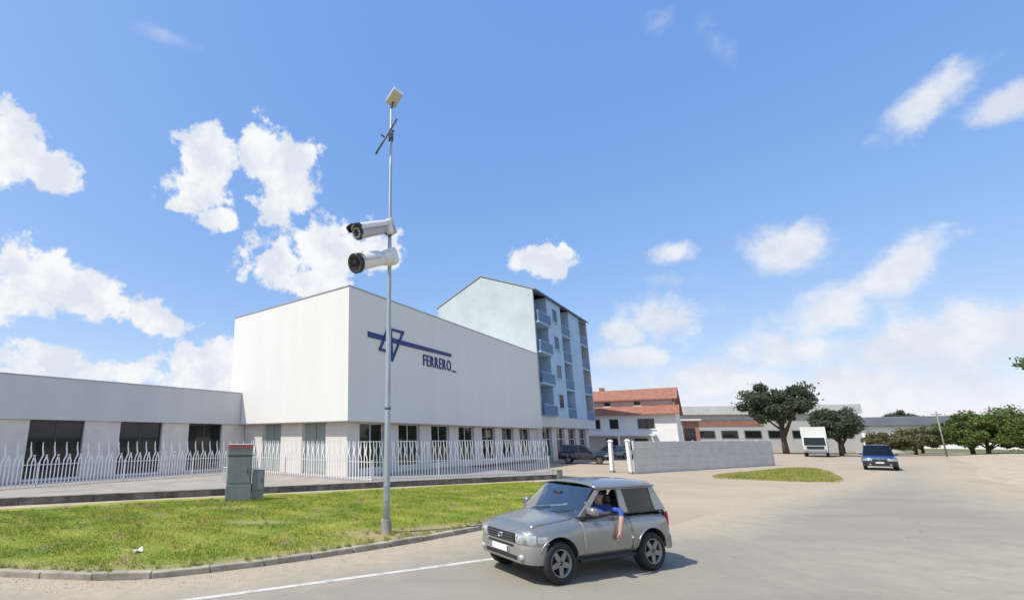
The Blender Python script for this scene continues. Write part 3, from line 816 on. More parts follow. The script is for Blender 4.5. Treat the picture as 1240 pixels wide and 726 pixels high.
# --- low wing to the left
wing = tag(empty('low_wing_building', tuple(uvw(0, 9.88)), UANG), 'long low grey-white wing with flat fascia and three barred dark windows', 'building')
mb = MB(); mb.box(-30, -0.02, 0, 0.30, 3.24, 5.32); fs = mb.build('fascia', MT['wing_fascia'], wing, bevel=0.012)
mb = MB(); mb.box(-30, -.015, -.025, .33, 5.318, 5.37); mb.build('coping', MT['coping'], fs)
mb = MB(); mb.box(-30, -0.03, 0.301, 9, 3.24, 5.1); mb.build('roof_slab', MT['roof_grey'], wing)
mb = MB(); mb.box(-.018, .30, 0.06, .28, 3.2, 5.25); mb.build('dark_end_strip', MT['dark_frame'], wing)  # dark strip between the fascia end and the showroom
ww = [(-27.0, -24.6), (-23.1, -20.7), (-19.3, -16.9), (-15.5, -13.1), (-11.72, -9.32), (-7.55, -5.2), (-3.55, -1.25)]
pw = [-30] + [w for ab in ww for w in ab] + [0.45]
for i in range(0, len(pw), 2):
    mb = MB(); mb.box(pw[i], pw[i + 1], 0.16, 0.6, 0.2, 3.238); mb.build('wall_panel', MT['pillar'], wing, bevel=0.012)
for a, b in ww:
    glazing(wing, a, b, 0.36, 0.44, 3.236, mull=((a + b) / 2,), frame='dark_frame')
    mb = MB(); mb.box(a - .04, b + .04, 0.12, 0.44, 0.34, 0.438); mb.build('window_sill', MT['white_frame'], wing)
    mb = MB(); mb.box(a, b, 0.2, 0.6, 0.2, 0.338); mb.build('sill_wall', MT['pillar'], wing)
mb = MB(); mb.box(-30, 0.4, 0.9, 8.8, 0.2, 3.2); mb.build('inner_wall', MT['dark_frame'], wing)

# --- blue apartment block behind the showroom, on a low podium
blue = tag(empty('apartment_building', tuple(uvw(28.5, 0)), UANG), 'pale blue apartment block with windowless gable end and stacked recessed balconies', 'building')
LB = 19.35; DB = 11.7; EV = 17.85; RG = 20.6
mb = MB(); mb.box(0, LB, 0.02, DB, 3.42, 4.55); pod = mb.build('podium_fascia', MT['wing_fascia'], blue, bevel=0.02)
mb = MB(); mb.box(0.4, LB - .4, 1.2, DB, 0.0, 3.415); mb.build('ground_floor_wall', MT['pillar'], blue)
for i in range(5):
    a = 0.0 + i * 4.1
    mb = MB(); mb.box(a, a + 1.4, 0.55, 1.19, -0.05, 3.418); mb.build('pillar', MT['pillar'], blue, bevel=0.015)
    if i < 4: glazing(blue, a + 1.41, a + 4.09, 0.8, 0.45, 3.418, mull=(a + 2.75,), transom=2.2)
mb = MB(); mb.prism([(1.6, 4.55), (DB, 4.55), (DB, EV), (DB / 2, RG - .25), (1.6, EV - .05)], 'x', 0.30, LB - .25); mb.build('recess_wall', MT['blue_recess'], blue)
mb = MB(); mb.prism([(0.0, 4.552), (DB, 4.552), (DB, EV), (DB / 2, RG - .12), (0.0, EV)], 'x', 0.0, 0.28); mb.build('gable_wall', MT['blue_wall'], blue)
mb = MB(); mb.prism([(0.0, 4.552), (DB, 4.552), (DB, EV), (DB / 2, RG - .12), (0.0, EV)], 'x', LB - .24, LB); mb.build('gable_wall', MT['blue_wall'], blue)
bays = [(0.282, 4.0), (8.6, 11.6), (15.9, LB - .242)]
piers = [(4.0, 8.6), (11.6, 15.9)]
floors = [4.56, 7.9, 11.2, 14.4]
for (a, b) in piers:
    mb = MB(); mb.box(a, b, 0.0, 1.598, 4.552, EV); pr = mb.build('pier', MT['blue_facade'], blue, bevel=0.012)
    if a < 5:
        for f in floors:
            w = glazing(blue, a + 1.8, a + 3.1, -0.045, f + 1.0, f + 2.5, frame='blue_parapet', pane='window', mull=(a + 2.45,))
            mb = MB(); mb.box(a + 1.6, a + 3.3, -.17, -.002, f + .88, f + .995); mb.build('window_ledge', MT['blue_facade'], w)
for (a, b) in bays:
    for f in floors:
        mb = MB(); mb.box(a, b, -0.35 if b - a > 3.3 else -.02, 1.598, f - .14 + (.14 if f < 5 else 0), f + .03); sl = mb.build('balcony', MT['blue_facade'], blue)
        y0 = -0.35 if b - a > 3.3 else -.02
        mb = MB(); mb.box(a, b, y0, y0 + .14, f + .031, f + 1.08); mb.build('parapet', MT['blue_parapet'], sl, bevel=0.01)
        mb = MB(); mb.box(a, b, y0 - .03, y0 + .17, f + 1.082, f + 1.14); mb.build('handrail', MT['blue_facade'], sl)
        w = glazing(blue, a + .7, min(b - .5, a + 2.6), 1.52, f + .05, f + 2.35, frame='blue_facade', mull=((a + .7 + min(b - .5, a + 2.6)) / 2,))
rf = MB()
ov = 0.07
for sgn, ya, yb in ((1, -0.22, DB / 2), (-1, DB + .22, DB / 2)):
    za = EV - 0.05
    rf.add([(-ov, ya, za), (LB + ov, ya, za), (LB + ov, yb, RG), (-ov, yb, RG), (-ov, ya, za + .10), (LB + ov, ya, za + .10), (LB + ov, yb, RG + .10), (-ov, yb, RG + .10)],
           [(0, 1, 2, 3), (4, 5, 6, 7), (0, 1, 5, 4), (0, 3, 7, 4), (1, 2, 6, 5)])
rf = rf.build('roof', MT['roof_grey'], blue)
mb = MB(); mb.box(-.06, LB + .06, -.34, -.225, EV - .12, EV + .02); mb.build('gutter', MT['blue_parapet'], rf)

# ------------------------------------------------------------------ fences of bent white bars
def picket_mesh(kind, flip):
    mb = MB(); s = -1 if flip else 1
    if kind == 'tall':
        p = [(0, 0, 0.02), (0, 0, 1.02), (.02 * s, 0, 1.12), (.085 * s, 0, 1.27), (.09 * s, 0, 1.36), (.045 * s, 0, 1.60), (.03 * s, 0, 1.88)]
        w = [.021, .021, .026, .031, .031, .025, .011]
    elif kind == 'wave':
        p = [(0, 0, 0.02), (0, 0, 1.18), (.035 * s, 0, 1.38), (.04 * s, 0, 1.46), (.0, 0, 1.66), (.0, 0, 1.90)]
        w = [.023, .024, .031, .034, .029, .016]
    else:
        p = [(0, 0, 0.02), (0, 0, .95), (.015 * s, 0, 1.08), (.06 * s, 0, 1.24), (.105 * s, 0, 1.34)]
        w = [.021, .021, .026, .026, .013]
    vs = []
    for (x, y, z), hw in zip(p, w):
        vs += [(x - hw, -.007, z), (x + hw, -.007, z), (x + hw, .007, z), (x - hw, .007, z)]
    fs = []
    for i in range(len(p) - 1):
        for k in range(4): fs.append((i * 4 + k, i * 4 + (k + 1) % 4, i * 4 + 4 + (k + 1) % 4, i * 4 + 4 + k))
    fs += [(3, 2, 1, 0), tuple(len(vs) - 4 + k for k in range(4))]
    mb.add(vs, fs)
    return mb.mesh('picket', MT['picket'])
PK = {(k, f): picket_mesh(k, f) for k in ('tall', 'wave', 'short') for f in (0, 1)}
def fence(P, Q, z, pattern, sp, label):
    P, Q = Vector(P), Vector(Q); L_ = (Q - P).length
    r = tag(empty('fence', (P.x, P.y, z), math.atan2((Q - P).y, (Q - P).x)), label, 'fence', 'white bent-bar fence runs')
    n = int(L_ / sp)
    for i in range(n):
        k, f = pattern[i % len(pattern)]
        link_mesh('picket', PK[(k, f)], r, ((i + .5) * sp, 0, rnd.uniform(-.006, .006)), (0, rnd.uniform(-.008, .008), 0))
    for zz in (0.13, 0.92):
        mb = MB(); mb.box(0, L_, .009, .035, zz - .018, zz + .018); mb.build('rail', MT['rail'], r)
    m = max(2, int(L_ / 3.0) + 1)
    for i in range(m):
        x = i * (L_ - .06) / (m - 1) + .03
        mb = MB(); mb.box(x - .025, x + .025, .037, .085, 0, 1.02); mb.build('post', MT['rail'], r)
    return r
c0 = uvw(-15.5, 7.05); c1 = uvw(-1.15, 7.05)
fence((c0.x, c0.y), (c1.x, c1.y), 0.325, [('tall', 0), ('short', 0), ('short', 1)], 0.148, 'white bent-bar fence run in front of the low wing windows')
c2 = uvw(-1.12, 7.0)
fs0 = st(12.05 + 1.05, 0.36)                       # where the return meets the street run
# the return runs along the lit side to the street run
d_ = (uvw(-1.12, -4) - c2); 
den = d_.x * S.y - d_.y * S.x
base = st(0, 0.36)
tt = ((base.x - c2.x) * S.y - (base.y - c2.y) * S.x) / den
meet = c2 + d_ * tt
fence((c2.x, c2.y), (meet.x, meet.y), 0.325, [('tall', 1), ('wave', 0)], 0.185, 'white bent-bar fence run beside the sunlit side of the showroom')
ce = st(FEND - .05, 0.36)
fence((meet.x, meet.y), (ce.x, ce.y), 0.325, [('wave', 0), ('wave', 1), ('wave', 0), ('tall', 1)], 0.165, 'white bent-bar fence run along the low wall behind the lamp pole')

# ------------------------------------------------------------------ lamp pole
PB = Vector((0.36, 11.98, 0.10)); PTOP = Vector((0.585, 11.98, 11.95))
lamp = tag(empty('lamp_pole', tuple(PB)), 'tall slim galvanised lamp pole with floodlight head standing on the verge', 'lamp post')
lean = PTOP - PB
def onpole(z): return PB + lean * ((z - PB.z) / lean.z)
mb = MB()
zs = [0, .9, 2, 4, 6, 8, 9.9, 11.85]
rs = [.088, .084, .078, .069, .06, .05, .042, .034]
mb.tube([lean * (z / 11.85) for z in zs], rs, 16)
mb.build('pole', MT['steel'], lamp)
mb = MB(); mb.lathe([(0.0, .33), (.11, .33), (.125, .30), (.135, .0), (.15, -.05)], 18); mb.build('base_collar', MT['concrete'], lamp)
mb = MB(); mb.tube([lean * (3.0 / 11.85), lean * (3.06 / 11.85)], [.079, .079], 16); mb.build('pole_joint', MT['steel_dark'], lamp)
mb = MB(); mb.box(-.05, .05, -.095, -.07, .75, 1.15); mb.build('access_door', MT['steel'], lamp, bevel=.01)
hd = MB()
TH = Matrix.Translation(lean + Vector((.10, -.04, .36))) @ Euler((R(-24), R(24), R(24))).to_matrix().to_4x4()
hd.prism([(-.23, -.10), (.23, -.10), (.23, .06), (.19, .20), (-.19, .20), (-.23, .06)], 'x', -.17, .17, 0, TH)
head = hd.build('lamp_head', MT['rail'], lamp, bevel=.015)
mb = MB(); mb.box(-.14, .14, -.20, .20, -.118, -.102, 0, TH); mb.build('lamp_lens', MT['lamp_glass'], head)
for i in range(6):
    mb = MB(); y = -.17 + i * .068; mb.box(-.15, .15, y - .008, y + .008, .202, .235, 0, TH); mb.build('cooling_fin', MT['rail'], head)
mb = MB(); mb.tube([lean * .995, lean + Vector((.02, 0, .12)), lean + Vector((.08, -.03, .30))], .03, 8); mb.build('head_bracket', MT['steel_dark'], lamp)
# slanted antenna bar below the head
mb = MB()
pc = onpole(11.0) - PB
mb.tube([Vector((-.24, -.10, 10.30)), Vector((.38, -.10, 11.44))], [.03, .03], 8)
cb = mb.build('antenna_bar', MT['steel_dark'], lamp)
mb = MB(); mb.box(-.07, .07, -.15, .09, -.09, .09, 0, Matrix.Translation(pc)); mb.build('antenna_clamp', MT['steel_dark'], lamp, bevel=.01)
mb = MB(); mb.tube([Vector((.17, -.10, 11.10)), Vector((.30, -.12, 11.02))], .022, 6); mb.build('antenna_element', MT['steel_dark'], lamp); mb = MB(); mb.tube([Vector((.02, -.10, 10.84)), Vector((-.10, -.13, 10.92))], .022, 6); mb.build('antenna_element', MT['steel_dark'], lamp)

# ------------------------------------------------------------------ two big bullet cameras on the pole
def rounded_ring(w, h, n=5.0, seg=28):
    out = []
    for k in range(seg):
        t = 2 * math.pi * k / seg; c, s = math.cos(t), math.sin(t)
        out.append((w * math.copysign(abs(c) ** (2 / n), c), h * math.copysign(abs(s) ** (2 / n), s)))
    return out
def loft(mb, rings, mi=0, T=None, cap=True):
    """rings: list of lists of 3-D points"""
    n = len(rings[0]); vs = [p for r in rings for p in r]
    fs = [(i * n + k, i * n + (k + 1) % n, (i + 1) * n + (k + 1) % n, (i + 1) * n + k) for i in range(len(rings) - 1) for k in range(n)]
    mb.add(vs, fs, mi, True, T)
    if cap:
        b = len(mb.v) - len(vs)
        mb.f.append([b + k for k in range(n)][::-1]); mb.m.append(mi); mb.sm.append(False)
        mb.f.append([b + (len(rings) - 1) * n + k for k in range(n)]); mb.m.append(mi); mb.sm.append(False)

def cctv_boxy():
    r = empty('security_camera')
    body = MB()
    loft(body, [[(x, y, z) for y, z in rounded_ring(w, h, 4)] for x, w, h in ((0.16, .10, .10), (.18, .135, .135), (.6, .14, .14), (1.0, .155, .16), (1.04, .15, .155))])
    bd = body.build('camera_body', MT['cam_grey'], r)
    sh = MB()                                       # sunshield hood over the body, open below
    def hood(a, b):
        x = 0.10 + a * .92; t = math.pi * .0 + b * math.pi
        w = .165 + .03 * a; c, s = math.cos(t), math.sin(t)
        return (x + (.05 * max(0, s) if a > .99 else 0), w * math.copysign(abs(c) ** .6, c), (.16 + .025 * a) * math.copysign(abs(s) ** .6, s) + .02)
    sh.grid(hood, 8, 18); sh.build('sunshield', MT['cam_white'], r, thick=0.012)
    vi = MB()
    vi.grid(lambda a, b: (1.0 + a * (.12 + .10 * math.sin(b * math.pi)), (.196 + .004 * a) * math.copysign(abs(math.cos(.1 + b * (math.pi - .2))) ** .6, math.cos(.1 + b * (math.pi - .2))), .187 * abs(math.sin(.1 + b * (math.pi - .2))) ** .6 + .024), 3, 18); vi.build('visor', MT['cam_black'], r, thick=.014)
    m = MB(); m.lathe([(0.0, 1.055), (.05, 1.06), (.062, 1.075), (.150, 1.06), (.178, 1.045), (.178, 1.0)], 28, 'x'); fp = m.build('front_plate', MT['cam_black'], r)
    m = MB(); m.lathe([(0.0, 1.085), (.04, 1.08), (.05, 1.066)], 18, 'x'); m.build('lens', MT['lens'], fp)
    for k in range(10):
        t = 2 * math.pi * k / 10
        m = MB(); m.lathe([(0, .014), (.024, .01), (.029, 0)], 8, 'x'); m.build('led', MT['led'], fp, loc=(1.062, .112 * math.cos(t), .112 * math.sin(t)))
    m = MB(); loft(m, [[(x, y, z - .0) for y, z in rounded_ring(w, h, 3)] for x, w, h in ((-.04, .10, .19), (.02, .13, .21), (.10, .13, .17), (.20, .11, .12))]); m.build('wall_bracket', MT['cam_white'], r)
    m = MB(); m.box(-.09, -.035, -.13, .13, -.20, .20); m.build('pole_clamp', MT['rail'], r, bevel=.015)
    m = MB(); m.tube([(.2, 0, -.13), (.12, .0, -.22), (.0, .02, -.2)], .018, 8); m.build('cable', MT['cam_black'], r)
    return r
def cctv_round():
    r = empty('security_camera')
    m = MB(); m.lathe([(0.0, .30), (.13, .30), (.165, .34), (.17, .5), (.185, 1.05), (.205, 1.10), (.21, 1.18), (.19, 1.19)], 32, 'x'); m.build('camera_body', MT['cam_white'], r)
    m = MB(); m.lathe([(.212, 1.08), (.228, 1.10), (.232, 1.20), (.215, 1.21), (.19, 1.185), (.08, 1.17), (.0, 1.17)], 32, 'x'); fp = m.build('front_plate', MT['cam_black'], r)
    m = MB(); m.lathe([(.085, 1.165), (.08, 1.195), (.06, 1.20), (.0, 1.205)], 20, 'x'); m.build('lens', MT['lens'], fp)
    for k in range(8):
        t = 2 * math.pi * k / 8
        m = MB(); m.lathe([(0, .012), (.018, .008), (.022, 0)], 8, 'x'); m.build('led', MT['cam_black'], fp, loc=(1.174, .135 * math.cos(t), .135 * math.sin(t)))
    m = MB()
    def hood(a, b):
        t = math.pi * .02 + b * math.pi * .96; x = .45 + a * .58
        return (x, (.205 + .03 * a) * math.cos(t), (.205 + .03 * a) * math.sin(t))
    m.grid(hood, 6, 18); m.build('sunshield', MT['cam_white'], r, thick=.01)
    # ball joint and pole box
    m = MB()
    prof = [(0.001, -.02)] + [(.19 * math.sin(math.pi * k / 14), .17 - .19 * math.cos(math.pi * k / 14)) for k in range(1, 14)] + [(.001, .36)]
    m.lathe(prof, 24, 'x'); m.build('ball_joint', MT['cam_white'], r)
    m = MB(); loft(m, [[(x, y, z) for y, z in rounded_ring(w, h, 4)] for x, w, h in ((-.12, .15, .19), (-.08, .17, .21), (.03, .17, .21), (.08, .13, .16))]); m.build('junction_box', MT['cam_white'], r)
    m = MB(); m.tube([(1.0, .12, .17), (1.0, .12, .215)], .02, 8); m.build('screw', MT['steel_dark'], r)
    return r
def aim(o, pos, d, rollz=0.0):
    d = Vector(d).normalized()
    y = Vector((0, 0, 1)).cross(d).normalized(); z = d.cross(y)
    o.rotation_euler = Matrix((d, y, z)).transposed().to_euler(); o.location = pos
cc = cctv_boxy(); tag(cc, 'upper grey bullet security camera with ring of white leds on the pole', 'camera')
pu = onpole(8.12); aim(cc, (pu.x - .02, pu.y - .11, pu.z), (-.80, -.58, -.42)); cc.scale = (1.12, 1.12, 1.12)
cd = cctv_round(); tag(cd, 'lower white round bullet security camera with black front on the pole', 'camera')
pl = onpole(7.22); aim(cd, (pl.x + .02, pl.y - .16, pl.z), (-.74, -.64, -.40)); cd.scale = (1.12, 1.12, 1.12)

# ------------------------------------------------------------------ utility cabinets
ang = math.atan2(S.y, S.x) - R(14)
cab = tag(empty('utility_cabinet', (-4.83, 17.45, .10), ang), 'tall grey-green utility cabinet with red top band standing on the verge', 'cabinet')
mb = MB(); mb.box(-.44, .44, -.2, .2, 0.0, .62); mb.build('plinth', MT['cabinet'], cab, bevel=.012)
mb = MB(); mb.box(-.415, .415, -.18, .18, .622, 1.62); lo_ = mb.build('lower_housing', MT['cabinet'], cab, bevel=.012)
mb = MB(); mb.box(-.385, .385, -.196, -.182, .68, 1.58); dr = mb.build('cabinet_door', MT['cabinet'], cab, bevel=.005)
mb = MB(); mb.box(.27, .30, -.215, -.1965, 1.02, 1.18); mb.build('door_handle', MT['steel_dark'], dr)
mb = MB(); mb.box(-.44, .44, -.20, .20, 1.622, 1.66); mb.build('shelf_band', MT['steel_dark'], cab)
mb = MB(); mb.box(-.415, .415, -.18, .18, 1.662, 1.98); mb.build('upper_housing', MT['cabinet'], cab, bevel=.012)
mb = MB(); mb.box(-.43, .43, -.195, .195, 1.90, 2.03); mb.build('red_band', MT['cabinet_red'], cab, bevel=.01)
mb = MB(); mb.box(-.44, .44, -.21, .21, 2.031, 2.06); mb.build('lid', MT['cabinet_pale'], cab, bevel=.008)
mb = MB(); mb.box(-.434, -.417, -.17, .17, .64, 1.60); mb.build('sunlit_side_panel', MT['cabinet_pale'], cab)  # added pale sheet: sunlight on the left side put into the colour
cs = tag(empty('small_cabinet', (-4.18, 17.62, .10), ang), 'small grey utility cabinet right beside the tall one', 'cabinet')
mb = MB(); mb.box(-.20, .20, -.16, .16, 0, .42); mb.build('plinth', MT['cabinet'], cs, bevel=.012)
mb = MB(); mb.box(-.215, .215, -.175, .175, .422, 1.13); mb.build('housing', MT['cabinet'], cs, bevel=.012)
mb = MB(); mb.box(-.185, .185, -.19, -.177, .46, 1.09); dr = mb.build('cabinet_door', MT['cabinet'], cs, bevel=.004)
mb = MB(); mb.box(.11, .135, -.205, -.191, .72, .84); mb.build('door_handle', MT['steel_dark'], dr)
mb = MB(); mb.box(-.235, .235, -.195, .195, 1.132, 1.17); mb.build('lid', MT['cabinet_pale'], cs, bevel=.008)
cp = tag(empty('meter_box', (-5.33, 17.62, .10), ang), 'small pale meter box half hidden on the left of the tall cabinet', 'cabinet')
mb = MB(); mb.box(-.16, .16, -.12, .12, .80, 1.20); mb.build('housing', MT['cabinet_pale'], cp, bevel=.015)
mb = MB(); mb.box(-.18, .18, -.14, .14, 1.201, 1.225); mb.build('lid', MT['cabinet_pale'], cp, bevel=.005)
mb = MB(); mb.tube([(0, 0, -.05), (0, 0, .80)], .035, 8); mb.build('post', MT['steel'], cp)

# litter on the grass
lt = MB()
lt.grid(lambda a, b: ((a - .5) * .17, (b - .5) * .11, .02 + .03 * math.sin(a * 5 + b * 3) + .02 * math.sin(b * 9)), 6, 5, 0, False)
tag(lt.build('litter', MT['paper'], loc=(-4.72, 9.95, .15), rot=(.2, -.15, .5)), 'crumpled white scrap of paper lying on the verge grass', 'litter')

# ------------------------------------------------------------------ vehicles
MT['paint_dark'] = mat('dark_blue_black_paint', (0.022, 0.026, 0.032), 0.25, 0.1, 2, metal=0.3, coat=0.8)
MT['paint_grey'] = mat('blue_grey_paint', (0.12, 0.15, 0.16), 0.3, 0.1, 2, metal=0.4, coat=0.8)
MT['paint_white'] = mat('white_car_paint', (0.72, 0.72, 0.71), 0.35, 0.04, 2, coat=0.6)
MT['paint_blue'] = mat('blue_car_paint', (0.03, 0.075, 0.22), 0.3, 0.08, 2, metal=0.2, coat=0.8)

def lerp_tab(tab, x):
    if x <= tab[0][0]: return tab[0][1]
    for (a, va), (b, vb) in zip(tab[:-1], tab[1:]):
        if x <= b:
            t = (x - a) / (b - a)
            return va + (vb - va) * t
    return tab[-1][1]

def evaluated(o, name):
    dg = bpy.context.evaluated_depsgraph_get()
    me = bpy.data.meshes.new_from_object(o.evaluated_get(dg)); me.name = name
    return me

def wheel(parent, x, y, r, w, side, detail=True):
    """one wheel: tyre and rim are its sub-parts; side +1 = outer face towards +y"""
    s = side
    hub = MB(); hub.lathe([(.0, s * (w * .5 - .03)), (.045, s * (w * .5 - .03)), (.05, s * (w * .5 - .06)), (.05, -s * w * .4)], 14, 'y')
    wh = hub.build('wheel', MT['rim'], parent, loc=(x, y, r))
    t = MB()
    prof = [(r * .66, -w * .5), (r * .80, -w * .56), (r * .93, -w * .52), (r, -w * .36), (r, w * .36), (r * .93, w * .52), (r * .80, w * .56), (r * .66, w * .5), (r * .63, w * .3), (r * .63, -w * .3), (r * .66, -w * .5)]
    t.lathe(prof, 32, 'y'); t.build('tyre', MT['tyre'], wh)
    rm = MB()
    f = s * w * .5
    rm.lathe([(r * .665, f - s * .005), (r * .65, f + s * .006), (r * .60, f - s * .004), (r * .57, f - s * .05), (r * .56, -f)], 32, 'y')
    for k in range(5):
        a = 2 * math.pi * k / 5 + .3
        M = Matrix.Rotation(a, 4, 'Y')
        y0, y1 = sorted((f - s * .045, f - s * .012))
        rm.prism([(r * .10, -.05), (r * .60, -.035), (r * .60, .035), (r * .10, .05)], 'y', y0, y1, 0, M)
    rm.build('rim', MT['rim'], wh)
    dk = MB(); dk.lathe([(.0, f - s * .075), (r * .56, f - s * .075), (r * .56, f - s * .09), (.0, f - s * .09)], 24, 'y'); dk.build('brake_disc', MT['black_plastic'], wh)
    return wh

def make_car(name, paint, low, P, open_window=False, detail=True, glass='glass'):
    """x forward, y left, z up; P = dimensions"""
    L2, W2, H = P['L'] / 2, P['W'] / 2, P['H']
    belt, hoodz, nose = P['belt'], P['hood'], P['nose']
    cowl, wst, rtop, rbase = P['cowl'], P['ws_top'], P['roof_back'], P['rear_base']
    fx, rx, wr = P['front_axle'], P['rear_axle'], P['wheel']
    sill = P.get('sill', .33)
    root = empty(name)
    top = [(-L2, belt - .16), (-L2 + .05, belt - .05), (-L2 + .14, belt - .01), (rbase, belt), (cowl, belt - .005), (cowl + .10, belt - .03), (L2 - .30, hoodz), (L2 - .14, hoodz - .035), (L2 - .05, nose + .06), (L2, nose - .02)]
    bot = [(-L2, sill + .20), (-L2 + .12, sill + .06), (-L2 + .5, sill), (L2 - .5, sill), (L2 - .1, sill + .05), (L2, sill + .18)]
    wid = [(-L2, W2 - .10), (-L2 + .12, W2 - .035), (-L2 + .45, W2), (L2 - .75, W2), (L2 - .35, W2 - .03), (L2 - .14, W2 - .09), (L2 - .04, W2 - .17), (L2, W2 - .25)]
    EX = P.get('ex', 5.5)
    def mh(x):
        t, b = lerp_tab(top, x), lerp_tab(bot, x); return (t + b) / 2, (t - b) / 2
    def flare(x):
        return .022 * math.exp(-((x - fx) / .42) ** 4) + .024 * math.exp(-((x - rx) / .42) ** 4)
    def wdt(x, z):
        m, h = mh(x)
        tum = max(0.0, (z - m) / h) ** 2 * .035
        return lerp_tab(wid, x) + flare(x) * max(0, 1 - abs(z - .55) / .5) - tum
    def side_y(x, z):
        m, h = mh(x); q = min(.999, abs((z - m) / h))
        return wdt(x, z) * (1 - q ** EX) ** (1 / EX)
    def top_z(x, y):
        m, h = mh(x); q = min(.999, abs(y) / lerp_tab(wid, x))
        return m + h * (1 - q ** EX) ** (1 / EX)
    nst = 64; seg = 56
    xs = [-L2 + 2 * L2 * (0.5 - 0.5 * math.cos(math.pi * i / nst)) for i in range(nst + 1)]
    body = MB(); rings = []
    for x in xs:
        m, h = mh(x); ring = []
        for k in range(seg):
            t = 2 * math.pi * k / seg; c, s = math.cos(t), math.sin(t)
            z = m + h * math.copysign(abs(s) ** (2 / EX), s)
            ring.append((x, wdt(x, z) * math.copysign(abs(c) ** (2 / EX), c), z))
        rings.append(ring)
    loft(body, rings)
    bo = body.build('body', [MT[paint], MT['cabin']], root)
    # cut the wheel arches and the cabin
    cuts = []
    for ax in (fx, rx):
        for s in (-1, 1):
            c = MB(); c.lathe([(.0, s * (W2 - .27)), (wr + .075, s * (W2 - .27)), (wr + .075, s * (W2 + .3)), (.0, s * (W2 + .3))], 40, 'y', 0, Matrix.Translation((ax, 0, wr + .01)))
            cuts.append(c.build('cut', MT['cabin']))
    c = MB(); c.box(rbase + .10, cowl - .14, -(W2 - .10), W2 - .10, sill + .18, belt + .4); cuts.append(c.build('cut', MT['cabin']))
    for c in cuts:
        bm_ = bo.modifiers.new('b', 'BOOLEAN'); bm_.operation = 'DIFFERENCE'; bm_.object = c; bm_.solver = 'EXACT'
    me = evaluated(bo, 'body')
    bo.modifiers.clear(); bo.data = me
    for c in cuts:
        bpy.data.objects.remove(c)
    me.materials.clear(); me.materials.append(MT[paint]); me.materials.append(MT['cabin'])
    for p in me.polygons:
        cx, cy, cz = p.center; n = p.normal
        inn = rbase + .05 < cx < cowl - .08 and abs(cy) < W2 - .09 and cz > sill + .1
        arch = any(math.hypot(cx - a, cz - wr - .01) < wr + .08 for a in (fx, rx)) and (abs(cy) < side_y(cx, max(cz, sill + .05)) - .012 or (cx - (fx if cx > 0 else rx)) * n.x + (cz - wr) * n.z < -.5 * math.hypot(cx - (fx if cx > 0 else rx), cz - wr))
        p.material_index = 1 if (inn or arch) else 0
        p.use_smooth = not (inn or arch)
    me.set_sharp_from_angle(angle=R(32))
    # arch lips
    for ax in (fx, rx):
        for s in (-1, 1):
            m = MB(); pts = []
            for k in range(15):
                t = R(-12 + 204 * k / 14); x = ax + (wr + .08) * math.cos(t); z = wr + .01 + (wr + .08) * math.sin(t)
                if z < sill + .02: continue
                pts.append((x, s * (side_y(x, min(z, belt - .1)) + .004), z))
            m.tube(pts, .016, 6); m.build('arch_lip', MT[P.get('lip', paint)], root)
    for s in (-1, 1):
        wheel(root, fx, s * (W2 - .10), wr, .20, s); wheel(root, rx, s * (W2 - .10), wr, .20, s)
    # greenhouse
    yb, yt = W2 - .06, W2 - P.get('tumble', .215)
    zb, zt = belt - .02, H - P.get('head', .085)
    def gy(z): return yb + (yt - yb) * (z - zb) / (zt - zb)
    def side_poly(name_, pts, s, mt, off=0.0, th=.045, par=None):
        m = MB(); n = len(pts)
        vo = [(x, s * (gy(z) + off), z) for x, z in pts]; vi = [(x, s * (gy(z) + off - th), z) for x, z in pts]
        m.add(vo + vi, [tuple(range(n)), tuple(range(n, 2 * n))[::-1]] + [(i, (i + 1) % n, n + (i + 1) % n, n + i) for i in range(n)])
        return m.build(name_, mt, par or root, bevel=.008 if th > .02 else 0)
    bp = P['b_pillar']; dp = P['d_pillar']; rk = P.get('rake', .10)
    for s in (-1, 1):
        side_poly('pillar', [(cowl - .01, zb), (cowl - .16, zb), (wst - .10, zt), (wst + .01, zt)], s, MT[paint])
        side_poly('pillar', [(bp + .07, zb), (bp - .09, zb), (bp - .08, zt), (bp + .05, zt)], s, MT[paint])
        side_poly('pillar', [(dp + .02, zb), (rbase - .02, zb), (rtop - .02, zt), (dp + rk - .02, zt)], s, MT[paint])
        if P.get('c_pillar'):
            cpx = P['c_pillar']; side_poly('pillar', [(cpx + .05, zb), (cpx - .05, zb), (cpx - .04, zt), (cpx + .05, zt)], s, MT[paint])
        # windows
        segs = [(cowl - .17, bp + .072, wst - .11, bp + .052)]
        mid = P.get('c_pillar')
        if mid: segs += [(bp - .092, mid + .052, bp - .082, mid + .052), (mid - .052, dp + .022, mid - .042, dp + rk - .018)]
        else: segs += [(bp - .092, dp + .022, bp - .082, dp + rk - .018)]
        for i, (a0, a1, b0, b1) in enumerate(segs):
            if open_window and s == 1 and i == 0:
                # glass wound down: only its top edge shows
                side_poly('side_window', [(a0 - .02, zb), (a1, zb), (a1, zb + .045), (a0 - .06, zb + .045)], s, MT[glass], -.02, .006)
                continue
            side_poly('side_window', [(a0, zb), (a1, zb), (b1, zt), (b0, zt)], s, MT[glass if i == 0 else 'glass_dark'], -.018, .006)
        # black window surround and roof rail
        side_poly('roof_rail', [(wst + .02, zt), (rtop - .03, zt), (rtop + .03, zt + .045), (wst - .04, zt + .045)], s, MT[paint], .004, .06)
        side_poly('window_trim', [(cowl - .12, zb - .012), (rbase + .06, zb - .012), (rbase + .06, zb + .012), (cowl - .14, zb + .012)], s, MT['black_plastic'], .012, .02)
    rf = MB()
